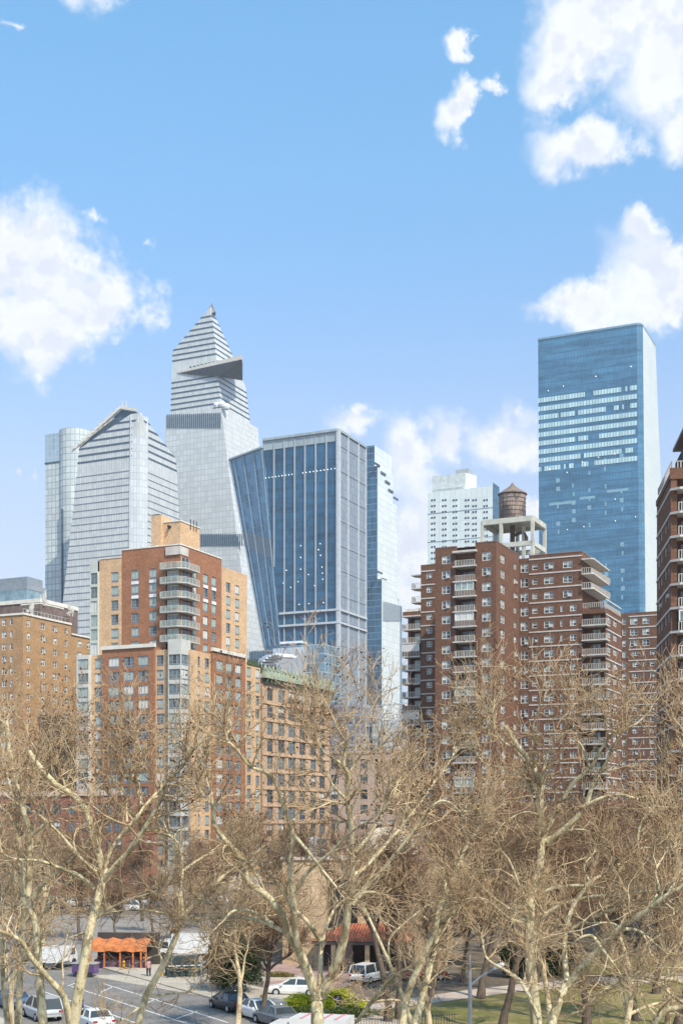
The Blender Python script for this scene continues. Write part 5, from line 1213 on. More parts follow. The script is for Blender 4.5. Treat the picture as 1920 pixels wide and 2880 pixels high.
# sign pole
p = gp(565, 2782); t = thing('sign_pole', 'pale grey sign pole on the pavement left of the evergreen', 'pole', p)
mb = MB(); mb.lathe([(.09, 0), (.06, .3), (.055, 2.9)], 10); mb.build('pole', M['steel'], t); mb = MB(); mb.box(-.16, .16, -.09, -.06, 2.35, 2.85); mb.build('sign_plate', M['white'], t)
# maroon park sign
p = gp(949, 2834); t = thing('park_sign', 'small maroon park sign with white marks between the bright green shrubs', 'sign', p, math.radians(6))
mb = MB(); mb.box(-.27, .27, -.03, .03, .12, .98); mb.build('board', plain('maroon', (.16, .035, .035), .6), t)
mb = MB(); mb.box(-.17, .10, -.037, -.03, .66, .72); mb.box(-.12, .17, -.037, -.03, .52, .58); mb.box(-.17, .12, -.037, -.03, .38, .44); mb.box(-.05, .14, -.037, -.03, .78, .86); mb.build('white_marks', M['white'], t)
for x in (-.22, .22): mb = MB(); mb.box(x-.03, x+.03, .03, .08, 0, .95); mb.build('post', m_trim, t)
# street lamp
Yl = 70; p = Vector(((1321-CPX)/FPX*Yl, Yl, 0)); zz = lambda py: H+(HZ-py)/FPX*Yl
t = thing('street_lamp', 'silver street lamp with one slanting arm in front of the lawn', 'street lamp', p); ms = plain('galvanised', (.38, .40, .44), .35, .15, 2, metal=.5)
mb = MB(); mb.lathe([(.16, 0), (.14, .6), (.115, 1.0), (.10, zz(2772)), (.075, zz(2740)), (.03, zz(2684))], 12); mb.build('pole', ms, t, smooth=True)
mb = MB(); mb.tube([(0, 0, zz(2774)), (.62, -.1, zz(2745)), (1.30, -.2, zz(2724))], [.055, .05, .045], 8); mb.build('arm', ms, t)
mb = MB(); mb.tube([(1.25, -.2, zz(2726)), (1.45, -.22, zz(2718)), (1.72, -.25, zz(2712)), (1.80, -.25, zz(2711))], [.06, .14, .12, .03], 10); mb.build('lamp_head', M['white'], t)
# park fence and bench
p = gp(938, 2783); t = thing('iron_fence', 'low dark iron fence behind the bright green shrubs', 'fence', p, math.radians(8))
for k in range(8):
    mb = MB(); x = k*.42*2
    for j in range(4): mb.bar((x+j*.2, 0, .05), (x+j*.2, 0, .95), .03)
    mb.bar((x, 0, .85), (x+.8, 0, .85), .03); mb.bar((x, 0, .15), (x+.8, 0, .15), .03); mb.build('panel', m_trim, t)
p = gp(1075, 2905); t = thing('iron_fence', 'dark iron fence at the bottom edge beside the leaning pale trunks', 'fence', p, math.radians(20))
for k in range(14):
    mb = MB(); x = -6+k*.84
    for j in range(4): mb.bar((x+j*.2, 0, .05), (x+j*.2, 0, 1.05), .03)
    mb.bar((x, 0, .95), (x+.8, 0, .95), .03); mb.build('panel', m_trim, t)
# raised planting bed by the court
p = gp(775, 2757); t = thing('planting_bed', 'low stone edged planting bed with orange and green plants left of the central trunk', 'planter', p, math.radians(12))
mb = MB(); mb.box(-1.5, 2.4, -.5, .5, 0, .28); mb.build('edging', plain('bed_stone', (.42, .38, .32)), t)
# person
def person(label, p, yaw, coat, legs, hair):
    t = thing('person', label, 'person', p, yaw)
    J = [(0,0,.98),(0,0,1.18),(0,0,1.40),(0,.0,1.50),(0,.02,1.62),(0,.02,1.74), (-.17,0,1.40),(-.25,.03,1.14),(-.24,.12,.92), (.17,0,1.40),(.25,.0,1.14),(.23,.06,.90),
         (-.10,0,.90),(-.12,.08,.50),(-.12,.0,.09),(-.12,.14,.05), (.10,0,.90),(.11,.0,.50),(.12,-.12,.09),(.12,.02,.05)]
    E = [(0,1),(1,2),(2,3),(3,4),(4,5),(2,6),(6,7),(7,8),(2,9),(9,10),(10,11),(0,12),(12,13),(13,14),(14,15),(0,16),(16,17),(17,18),(18,19)]
    Rr = [.15,.14,.15,.06,.10,.08,.075,.055,.035,.075,.055,.035,.10,.075,.05,.04,.10,.075,.05,.04]
    me = bpy.data.meshes.new('body'); me.from_pydata(J, E, []); me.materials.append(coat); o = link('body', me, t)
    sk = o.modifiers.new('skin', 'SKIN'); 
    lay = me.skin_vertices[0] if me.skin_vertices else None
    if lay is None:
        me.attributes; 
    if lay:
        for i, r in enumerate(Rr): lay.data[i].radius = (r, r*.8)
        lay.data[0].use_root = True
    sb = o.modifiers.new('sub', 'SUBSURF'); sb.levels = 1; sb.render_levels = 1
    mb = MB(); mb.lathe([(.05, 1.55), (.105, 1.62), (.11, 1.72), (.07, 1.80), (.01, 1.82)], 12, 0, (0, -.01, 0)); mb.build('hair', hair, t, smooth=True)
    mb = MB()
    for x, y0, y1 in ((-.115, .08, .0), (.115, .0, -.12)): mb.tube([(x, 0, .93), (x, y0, .52), (x, y1, .12)], [.115, .09, .07], 10)
    mb.build('trousers', legs, t, smooth=True)
    return t
m_ct = plain('red_white_coat', (.42, .25, .23), .8, .5, 6); m_dk = plain('dark_cloth', (.03, .03, .045), .9); m_sk = plain('skin', (.5, .32, .23), .6)
# ------------------------------------------------------------ trees
class TB:
    """many tapered tubes gathered as arrays"""
    def __init__(s): s.v = []; s.f = []; s.m = []; s.n = 0
    def add(s, P, R, ns, mat=0):
        N, K, _ = P.shape
        T = np.gradient(P, axis=1); T /= np.linalg.norm(T, axis=2, keepdims=True)+1e-9
        ref = np.where(np.abs(T[..., 2:3]) > .85, np.array([1., 0, 0]), np.array([0., 0, 1.]))
        A = np.cross(T, ref); A /= np.linalg.norm(A, axis=2, keepdims=True)+1e-9; B_ = np.cross(A, T)
        th = np.arange(ns)*2*np.pi/ns
        V = P[:, :, None, :]+R[:, :, None, None]*(A[:, :, None, :]*np.cos(th)[:, None]+B_[:, :, None, :]*np.sin(th)[:, None])
        base = s.n+np.arange(N)[:, None, None]*K*ns; k = np.arange(K-1)[None, :, None]*ns; j = np.arange(ns)[None, None, :]; j2 = (j+1) % ns
        F = np.stack([base+k+j, base+k+j2, base+k+ns+j2, base+k+ns+j], axis=-1).reshape(-1, 4)
        s.v.append(V.reshape(-1, 3)); s.f.append(F); s.m.append(np.full(len(F), mat)); s.n += N*K*ns
    def addraw(s, V, F, mat=0):
        s.v.append(V); s.f.append(F+s.n); s.m.append(np.full(len(F), mat)); s.n += len(V)
    def mesh(s, name, mats):
        V = np.concatenate(s.v); F = np.concatenate(s.f); mi = np.concatenate(s.m); me = bpy.data.meshes.new(name)
        me.vertices.add(len(V)); me.vertices.foreach_set('co', V.astype(np.float32).ravel())
        k = F.shape[1]; me.loops.add(F.size); me.loops.foreach_set('vertex_index', F.astype(np.int32).ravel())
        me.polygons.add(len(F)); me.polygons.foreach_set('loop_start', np.arange(0, F.size, k, dtype=np.int32))
        for m in mats: me.materials.append(m)
        me.polygons.foreach_set('material_index', mi.astype(np.int32)); me.polygons.foreach_set('use_smooth', np.ones(len(F), bool))
        me.update(calc_edges=True); return me
def shoots(rng, P, R, per, tmin, L, K, ang=(35, 75), up=.25, wig=.35, rmax=.05, rend=.3, tpow=1.0):
    """children of the branches P (N,K,3): per is the mean count, L a (lo, hi) length range or per-parent array"""
    N, Kp, _ = P.shape; cnt = rng.poisson(per, N) if np.isscalar(per) else rng.poisson(per); idx = np.repeat(np.arange(N), cnt); n = len(idx)
    if n == 0: return np.zeros((0, K, 3)), np.zeros((0, K))
    t = tmin+(1-tmin)*rng.random(n)**tpow; x = t*(Kp-1); i0 = np.minimum(x.astype(int), Kp-2); f = (x-i0)[:, None]
    p0, p1 = P[idx, i0], P[idx, i0+1]; p = p0*(1-f)+p1*f; r = R[idx, i0]*(1-f[:, 0])+R[idx, i0+1]*f[:, 0]
    d = p1-p0; d /= np.linalg.norm(d, axis=1, keepdims=True)+1e-9
    q = rng.normal(size=(n, 3)); q -= d*(q*d).sum(1, keepdims=True); q /= np.linalg.norm(q, axis=1, keepdims=True)+1e-9
    a = np.radians(rng.uniform(ang[0], ang[1], n))[:, None]; dr = d*np.cos(a)+q*np.sin(a); dr[:, 2] += up; dr /= np.linalg.norm(dr, axis=1, keepdims=True)
    ln = rng.uniform(L[0], L[1], n)*(1.15-.55*t); out = np.zeros((n, K, 3)); out[:, 0] = p; st = (ln/(K-1))[:, None]; cv = rng.normal(size=(n, 3))*wig*.5
    for k in range(1, K):
        dr = dr+rng.normal(size=(n, 3))*wig+cv*.6; dr[:, 2] += up*.35; dr /= np.linalg.norm(dr, axis=1, keepdims=True); out[:, k] = out[:, k-1]+dr*st
    r0 = np.minimum(r*.72, rmax); rr_ = r0[:, None]*np.linspace(1, rend, K)[None]
    return out, rr_
ICO_V = np.array([(0,0,1),(1,0,0),(0,1,0),(-1,0,0),(0,-1,0),(0,0,-1)], float)
ICO_F = np.array([(0,1,2,2),(0,2,3,3),(0,3,4,4),(0,4,1,1),(5,2,1,1),(5,3,2,2),(5,4,3,3),(5,1,4,4)])
def balls(tb, C, r):
    n = len(C); V = (C[:, None, :]+ICO_V[None]*r[:, None, None]).reshape(-1, 3); F = (ICO_F[:, :3][None]+np.arange(n)[:, None, None]*6).reshape(-1, 3); tb.addraw(V, F)
def bark(name, pale, dark, sc=1.6, thr=(.50, .60), deep=None):
    m, N, b = mat_new(name); oc = N.n('ShaderNodeTexCoord').outputs['Object']
    n1 = N.noise(N.vm('MULTIPLY', oc, (1, 1, .55)), sc, 6, .72, .6); n2 = N.noise(oc, sc*5, 4, .7)
    c = N.mix(N.ss(n1, *thr), pale, dark); c = N.mix(N.ss(n2, .35, .7), N.mix(1.0, c, (.82, .82, .82), 'MULTIPLY'), c)
    if deep: c = N.mix(N.m('MULTIPLY', N.ss(N.noise(oc, sc*2.2, 5, .75), .60, .64), .85), c, deep)
    setc(N, b, 'Base Color', c); setc(N, b, 'Roughness', .9); setc(N, b, 'Specular IOR Level', .15)
    bp = N.n('ShaderNodeBump', {'Height': n2, 'Strength': .5, 'Distance': .02}); setc(N, b, 'Normal', bp.outputs[0]); return m
m_plane = bark('plane_bark', (.70, .61, .39), (.38, .31, .175), 2.2, (.47, .56), (.15, .115, .065))
m_planeb = bark('plane_branch', (.66, .54, .34), (.33, .235, .135), 1.8, (.45, .6))
m_twig = bark('plane_twig', (.58, .42, .25), (.22, .135, .075), 1.2); m_ball = plain('seed_ball', (.10, .045, .022), .9, .3, 3)
m_bark2 = bark('dark_bark', (.16, .12, .09), (.09, .07, .055), 2.5); m_twig2 = bark('brown_twig', (.34, .20, .12), (.12, .065, .04), .8)
m_twig3 = bark('grey_brown_twig', (.36, .23, .135), (.13, .08, .05), .8)
def smooth_poly(pts, n=5):
    pts = np.array(pts, float); Q = np.vstack([2*pts[0]-pts[1], pts, 2*pts[-1]-pts[-2]]); out = []
    for i in range(1, len(Q)-2):
        for k in range(n):
            t = k/n; out.append(.5*((2*Q[i])+(-Q[i-1]+Q[i+1])*t+(2*Q[i-1]-5*Q[i]+4*Q[i+1]-Q[i+2])*t*t+(-Q[i-1]+3*Q[i]-3*Q[i+1]+Q[i+2])*t**3))
    out.append(Q[-2]); return np.array(out)
def resample(P, R, K):
    s_ = np.r_[0, np.cumsum(np.linalg.norm(np.diff(P, axis=0), axis=1))]; q = np.linspace(0, s_[-1], K)
    return np.stack([np.interp(q, s_, P[:, i]) for i in range(3)], 1), np.interp(q, s_, R), s_[-1]
def foreground_tree(label, Yt, limbs, seed, twig=m_twig, dens=1.0, nball=420):
    """limbs: (start radius px, end radius px, [(column, row), ...]) as the branches stand in the view; each gets its own depth"""
    rng = np.random.default_rng(seed); done = []; tb = TB(); segs = []
    for i, (r0, r1, pts) in enumerate(limbs):
        q = smooth_poly(pts, 4); L = np.r_[0, np.cumsum(np.linalg.norm(np.diff(q, axis=0), axis=1))]; f = L/L[-1]
        if i == 0: d0 = Yt; dd = rng.uniform(-.6, .6)
        else:
            best_ = (1e9, Yt)
            for qq, dp in done:
                dist = np.hypot(qq[:, 0]-q[0, 0], qq[:, 1]-q[0, 1]); k = dist.argmin()
                if dist[k] < best_[0]: best_ = (dist[k], dp[k])
            d0 = best_[1]; dd = rng.choice([-1, 1])*rng.uniform(.25, .6)*L[-1]*Yt/FPX
        dep = d0+dd*f+rng.normal()*.15*np.sin(f*7); done.append((q, dep))
        P = np.stack([(q[:, 0]-CPX)/FPX*dep, dep, H+(HZ-q[:, 1])/FPX*dep], 1); R = (r0+(r1-r0)*f**.85)*Yt/FPX
        if i == 0 or pts[0][1] > 2865:       # carry the trunk down to the ground
            b_ = P[0]; foot = np.array([b_[0]+(b_[0]-P[2][0])*.35, b_[1]+.1, -.1]); n = 7; w = np.linspace(0, 1, n)[:, None]
            ext = foot*(1-w)+b_*w; P = np.vstack([ext[:-1], P]); Rx = np.linspace(1.45, 1.0, n)**1.3*R[0]; Rx[0] *= 1.25; R = np.r_[Rx[:-1], R]; skip = n
        else: skip = 0
        tb.add(P[None], R[None], 10 if r0 > 9 else 7); segs.append((P[skip:], R[skip:]))
        # rounded end
    L2, R2, L3, R3, L4, R4, L5, R5 = [], [], [], [], [], [], [], []
    for P, R in segs:
        Pk, Rk, ln = resample(P, R, 14)
        tip = (Rk[-1] < .06)
        a, ra = shoots(rng, Pk[None], Rk[None], ln*1.08*dens, .12 if ln < 7 else .3, (1.5, 4.8), 8, (28, 70), .22, .30, .055, .26, .8); L2.append(a); R2.append(ra)
        if tip:       # the limb ends in a spray
            e = Pk[-3:][None]; er = Rk[-3:][None]
            a, ra = shoots(rng, e, er, 6, .5, (1.8, 5.2), 8, (8, 40), .3, .26, .045, .28); L2.append(a); R2.append(ra)
    L2 = np.concatenate(L2); R2 = np.concatenate(R2)
    L3, R3 = shoots(rng, L2, R2, 7.0, .12, (.8, 2.3), 6, (22, 55), .20, .22, .021, .35)
    L4, R4 = shoots(rng, L3, R3, 3.6, .15, (.35, 1.1), 5, (22, 55), .14, .24, .0125, .55)
    R3 = np.maximum(R3, .0105); R4 = np.maximum(R4, .0072)
    ok = L2[:, :, 2].min(1) > .5
    tb.add(L2, R2, 5, 1)
    t = thing('plane_tree', label, 'tree', (0, 0, 0))
    root = segs[0][0][0]; t.location = (root[0], root[1], 0); off = np.array([root[0], root[1], 0.0])
    def put(tb_, name, mats, kind=None):
        tb_.v = [v-off for v in tb_.v]; o = link(name, tb_.mesh(name, mats), t)
        if kind: o['kind'] = kind
        return o
    put(tb, 'trunk', [m_plane, m_planeb])
    tc = TB(); tc.add(L3, R3, 4); tc.add(L4, R4, 3); put(tc, 'crown', [twig])
    tips = np.concatenate([L4[:, -1], L3[:, -1]]); hi = tips[tips[:, 2] > 15]; src = hi if len(hi) > 50 else tips
    C = src[rng.integers(0, len(src), nball)]+np.array([0, 0, -.07]); b_ = TB(); balls(b_, C, rng.uniform(.035, .055, len(C))); put(b_, 'seed_balls', [m_ball], 'stuff')
    return t
def c2(r0, r1, pts): return (r0*.4464, r1*.4464, [(x*.4464, 2000+y*.4464) for x, y in pts])
def c3(r0, r1, pts): return (r0*.4464, r1*.4464, [(600+x*.4464, 2000+y*.4464) for x, y in pts])
def c4(r0, r1, pts): return (r0*.4592, r1*.4592, [(1200+x*.4592, 2000+y*.4592) for x, y in pts])
foreground_tree('tall pale plane tree standing leftmost of the front row', 62, [
    c2(30, 12, [(272,1990),(240,1560),(225,1350),(182,1200),(186,1000),(190,780),(150,640),(100,430),(60,250),(40,60)]),
    c2(17, 5, [(210,1180),(250,1110),(400,980),(520,870),(600,770),(700,690),(800,560),(830,430)]), c2(13, 4, [(192,790),(290,700),(350,560),(420,480),(450,330)]),
    c2(14, 4, [(150,1170),(130,900),(70,680),(0,600),(-90,500)]), c2(12, 4, [(100,430),(180,300),(240,240),(330,120)]), c2(9, 3, [(60,250),(0,130),(-60,20)]),
    c2(11, 4, [(225,1350),(300,1240),(360,1180),(420,1090),(560,1010),(650,940)])], 1)
foreground_tree('second pale plane tree from the left, slim with two upright stems', 66, [
    c2(24, 9, [(115,1990),(125,1700),(150,1300),(130,1050),(125,850),(110,700),(80,560)]), c2(20, 8, [(50,1990),(20,1700),(10,1400),(-20,1100)]), c2(10, 4, [(140,1200),(60,1250),(0,1250)]),
    c2(9, 3, [(130,1000),(60,980),(10,900),(-60,820)]), c2(9, 3, [(110,700),(160,560),(230,480),(300,300)]), c2(9, 3, [(80,560),(50,420),(0,300),(-30,200)])], 2)
foreground_tree('dark sided plane tree with a V fork above the street markings', 58, [
    c2(38, 15, [(462,1990),(490,1800),(530,1600),(560,1400),(600,1250),(640,1090),(640,1000),(622,900),(575,760),(548,640),(470,540),(350,460),(240,340),(180,250)]),
    c2(21, 7, [(652,1070),(720,985),(800,900),(880,790),(980,620),(1050,450),(1150,350),(1210,230)]), c2(17, 5, [(660,1040),(700,870),(860,670),(920,590),(1030,480),(1160,440),(1280,330)]),
    c2(14, 5, [(895,600),(862,480),(845,380),(890,300),(870,180)]), c2(15, 4, [(630,1030),(500,920),(380,780),(250,660),(110,560),(70,420),(0,380)]),
    c2(15, 5, [(590,1120),(500,1040),(400,1000),(250,945),(100,935),(-10,890)]), c2(10, 4, [(600,1310),(700,1240),(850,1180),(1000,1130)]),
    c2(24, 10, [(440,1960),(400,1800),(300,1680),(200,1560),(130,1450),(0,1390),(-60,1400)]), c2(9, 3, [(560,1400),(480,1420),(420,1540),(300,1640)]),
    c2(8, 3, [(548,640),(600,500),(700,420),(740,330)]), c2(8, 3, [(350,460),(300,430),(240,470),(170,430)]), c2(9, 3, [(800,700),(790,560),(760,470),(700,420)])], 3)
foreground_tree('slender pale plane tree leaning right over the street', 60, [
    c2(24, 13, [(868,1990),(920,1800),(1030,1600),(1110,1420),(1155,1300),(1250,1200),(1400,1050),(1540,975)]), c2(14, 6, [(1150,1300),(1138,1150),(1150,1010),(1130,850),(1060,780)]),
    c2(11, 4, [(1150,1010),(1280,920),(1400,870),(1470,850)]), c2(12, 4, [(1150,1300),(1300,1310),(1450,1300),(1568,1308),(1700,1290)]), c2(9, 3, [(1150,1300),(1000,1270),(850,1250),(700,1270)]),
    c2(10, 4, [(1030,1600),(1000,1480),(1080,1400)]), c2(9, 3, [(900,1850),(800,1930),(700,1990)]), c2(8, 3, [(940,1800),(1100,1780),(1200,1770),(1300,1700)])], 4)
foreground_tree('broad central plane tree dividing low into several pale stems', 56, [
    c3(44, 36, [(655,1990),(652,1850),(650,1740)]),
    c3(34, 11, [(640,1780),(560,1560),(470,1400),(440,1300),(330,1160),(220,1080),(180,940),(60,800),(0,700),(20,560)]), c3(16, 6, [(480,1410),(380,1360),(230,1310),(0,1305),(-120,1340)]),
    c3(14, 5, [(380,1350),(260,1270),(130,1260),(60,1330),(30,1390)]),
    c3(24, 7, [(575,1640),(520,1420),(505,1200),(483,980),(500,790),(440,600),(380,430),(320,380),(230,350),(150,250),(80,180)]), c3(14, 4, [(515,1140),(600,1010),(740,890),(860,770),(1050,640),(1110,540)]),
    c3(12, 5, [(505,780),(600,890),(700,1020),(800,1140)]), c3(10, 3, [(500,700),(560,620),(680,570),(760,480),(820,350)]),
    c3(33, 10, [(690,1760),(770,1600),(830,1400),(850,1200),(872,1140),(872,950),(865,700),(840,560),(850,400),(820,340),(840,180)]),
    c3(16, 5, [(880,1220),(950,1130),(1100,960),(1250,770),(1390,590),(1480,575),(1568,650)]), c3(15, 5, [(885,1040),(980,960),(1150,770),(1280,610),(1400,440),(1480,330),(1540,220)]),
    c3(14, 5, [(890,890),(980,790),(1060,640),(1140,520),(1160,440)]), c3(19, 8, [(672,1760),(680,1480),(740,1290),(800,1210),(860,1170)]), c3(17, 6, [(675,1450),(600,1340),(500,1240),(430,1130),(340,1020),(260,950),(180,945)]),
    c3(10, 5, [(920,1150),(1000,1140),(1060,1165)]), c3(10, 3, [(840,560),(760,480),(720,400),(640,180)]), c3(9, 3, [(850,400),(920,290),(990,180),(1000,40)]), c3(9, 3, [(820,340),(700,260),(640,150),(600,40)]), c3(8, 3, [(865,640),(920,500),(960,380),(1040,250)])], 5, dens=.9)
foreground_tree('thin plane tree behind the central one with a stem bending right', 70, [
    c3(17, 8, [(1250,1990),(1190,1800),(1110,1600),(1050,1460),(990,1330),(930,1200)]), c3(9, 3, [(1110,1600),(1110,1440),(1250,1300),(1380,1210),(1520,1160)]),
    c3(16, 6, [(880,1990),(1000,1830),(1130,1680),(1300,1580),(1420,1500)])], 6, dens=.8, nball=100)
foreground_tree('pair of leaning pale plane stems right of the central tree', 60, [
    c3(26, 10, [(1185,1990),(1225,1780),(1300,1600),(1390,1400),(1420,1250),(1480,1120),(1530,1000),(1580,880),(1640,780),(1720,690)]),
    c3(28, 11, [(1268,1990),(1330,1750),(1380,1550),(1430,1350),(1490,1150)]), c4(14, 5, [(120,1120),(95,950),(60,830),(-30,740),(-60,560)]), c4(13, 4, [(80,1300),(200,1210),(300,1150),(420,1200)]),
    c4(14, 4, [(170,950),(240,830),(310,700),(400,610),(520,560)]), c4(10, 3, [(230,830),(130,880),(90,860),(0,760)]), c4(9, 3, [(310,700),(230,650),(130,590),(60,560),(0,610)]), c4(8, 3, [(120,1100),(210,1010),(330,990),(450,930)])], 7)
foreground_tree('tall straight pale plane tree in front of the lawn', 58, [
    c4(38, 14, [(672,1940),(650,1700),(630,1500),(630,1300),(645,1100),(690,950),(700,800),(695,600),(690,450),(640,320),(560,220),(480,90)]), c4(12, 4, [(692,470),(740,270),(800,180),(880,110)]),
    c4(22, 6, [(740,810),(880,690),(970,590),(1010,470),(1090,330),(1130,240),(1200,120)]), c4(19, 5, [(705,780),(790,620),(890,450),(1000,350),(1070,230),(1150,130),(1280,80),(1380,-20)]),
    c4(12, 5, [(950,590),(1080,530),(1200,515),(1330,560),(1430,590),(1600,590)]), c4(14, 5, [(640,1150),(770,1090),(920,1070),(1090,1090),(1200,1150),(1350,1165)]),
    c4(15, 5, [(645,1320),(800,1200),(1000,1140),(1150,1130),(1280,1110),(1460,1100)]), c4(12, 4, [(615,1180),(560,1060),(510,930),(440,830),(400,720)]), c4(12, 4, [(610,1290),(500,1210),(390,1130),(250,980),(190,930)]),
    c4(14, 6, [(612,1330),(700,1400),(830,1520),(870,1580)]), c4(14, 5, [(660,1480),(780,1410),(960,1290),(1100,1230),(1280,1200),(1600,1215)]), c4(13, 4, [(660,540),(610,440),(530,390),(460,350),(350,320),(290,230)]),
    c4(11, 4, [(590,1300),(500,1270),(420,1200),(340,1150),(240,1150)]), c4(12, 4, [(640,320),(660,220),(650,100),(690,-40)]), c4(9, 3, [(560,220),(480,200),(420,120),(400,0)]), c4(10, 3, [(1000,350),(960,240),(930,190),(860,160)]),
    c4(9, 3, [(700,800),(830,740),(970,730),(1100,790),(1200,850)]), c4(8, 3, [(690,640),(600,620),(480,680),(420,760)])], 8, dens=.9)
foreground_tree('plane tree with a long limb sweeping up to the right over the lawn', 54, [
    c4(33, 24, [(755,1940),(800,1800),(850,1680)]), c4(24, 10, [(850,1690),(960,1560),(1080,1430),(1200,1320),(1350,1220),(1470,1130),(1600,1060),(1750,1010)]),
    c4(19, 6, [(858,1660),(842,1450),(870,1260),(940,1130),(1000,1050),(1150,960),(1290,850),(1400,840),(1600,825)]), c4(12, 4, [(1290,850),(1305,700),(1380,600),(1470,470),(1560,420)]),
    c4(12, 4, [(1190,1335),(1300,1350),(1400,1430),(1480,1500)]), c4(14, 4, [(1060,1440),(1010,1380),(940,1390),(870,1450)]), c4(10, 3, [(1060,1440),(1150,1560),(1200,1640)]), c4(9, 3, [(1190,1330),(1120,1300),(980,1300)]),
    c4(11, 4, [(1350,1220),(1420,1100),(1400,980),(1470,860)]), c4(10, 3, [(1470,1130),(1540,1000),(1530,880)]), c4(9, 3, [(1000,1050),(960,960),(1030,860)]), c4(15, 6, [(390,1990),(640,1990),(690,1900),(600,1700),(530,1620),(380,1530),(345,1450),(345,1400)][2:])], 9)
foreground_tree('plane tree at the right edge with low arching limbs', 56, [
    c4(28, 16, [(1720,1990),(1760,1700),(1790,1400),(1800,1100),(1760,800),(1700,500)]), c4(18, 8, [(1745,1750),(1568,1665),(1420,1640),(1280,1620),(1130,1680),(980,1800)]), c4(15, 6, [(1750,1790),(1600,1800),(1500,1740),(1390,1660),(1250,1640),(1100,1720)]),
    c4(24, 14, [(1370,1960),(1440,1850),(1568,1815),(1700,1800)]), c4(14, 5, [(1790,1400),(1650,1260),(1500,1180),(1400,1080)]), c4(14, 5, [(1800,1100),(1650,900),(1560,700),(1500,520),(1450,400)]), c4(13, 4, [(1760,800),(1660,600),(1600,400),(1560,200),(1500,100)]),
    c4(12, 4, [(1700,500),(1640,300),(1600,100)])], 10)
# ---- park and street trees behind: grown, five forms, copied
def grow(seed, hgt, spread, twig, barkm, crownz=.22, dens=1.0, cut=1.0):
    rng = np.random.default_rng(seed); K = 9; tb = TB()
    tr = np.zeros((1, K, 3)); d = np.array([0, 0, 1.0])
    for k in range(1, K): d = d+rng.normal(size=3)*.10; d[2] = max(d[2], .7); d /= np.linalg.norm(d); tr[0, k] = tr[0, k-1]+d*hgt*.62/(K-1)
    r0 = hgt*.0165; rt = (r0*np.linspace(1, .38, K))[None]; rt[0, 0] *= 1.35; tb.add(tr, rt, 9)
    a, ra = shoots(rng, tr, rt, 10*dens, crownz/.62, (hgt*.28, hgt*.48), 9, (22, 58), .30, .17, r0*.55, .25); tb.add(a, ra, 6)
    b_, rb = shoots(rng, a, ra, 7, .2, (hgt*.10, hgt*.22), 7, (25, 60), .22, .25, .045, .3); tb.add(b_, rb, 4)
    c, rc = shoots(rng, b_, rb, 8*cut, .15, (.8, 2.2), 5, (25, 60), .16, .3, .022, .45); rc = np.maximum(rc, .015)
    e, re_ = shoots(rng, c, rc, 5.0*cut, .15, (.4, 1.1), 4, (25, 60), .1, .3, .014, .6); re_ = np.maximum(re_, .0115)
    tc = TB(); tc.add(c, rc, 3); tc.add(e, re_, 3)
    return tb.mesh('trunk', [barkm]), tc.mesh('crown', [twig])
PR = [grow(21, 20, 1, m_twig2, m_bark2, .2), grow(22, 18, 1, m_twig2, m_bark2, .25), grow(23, 17, 1, m_twig3, m_bark2, .22), grow(24, 13, 1, m_twig3, m_bark2, .2, .9), grow(25, 20, 1, m_twig, m_planeb, .3, .9), grow(26, 14.5, 1, m_twig, m_planeb, .18, .75, .6), grow(27, 13.5, 1, m_twig, m_planeb, .15, .8, .55)]
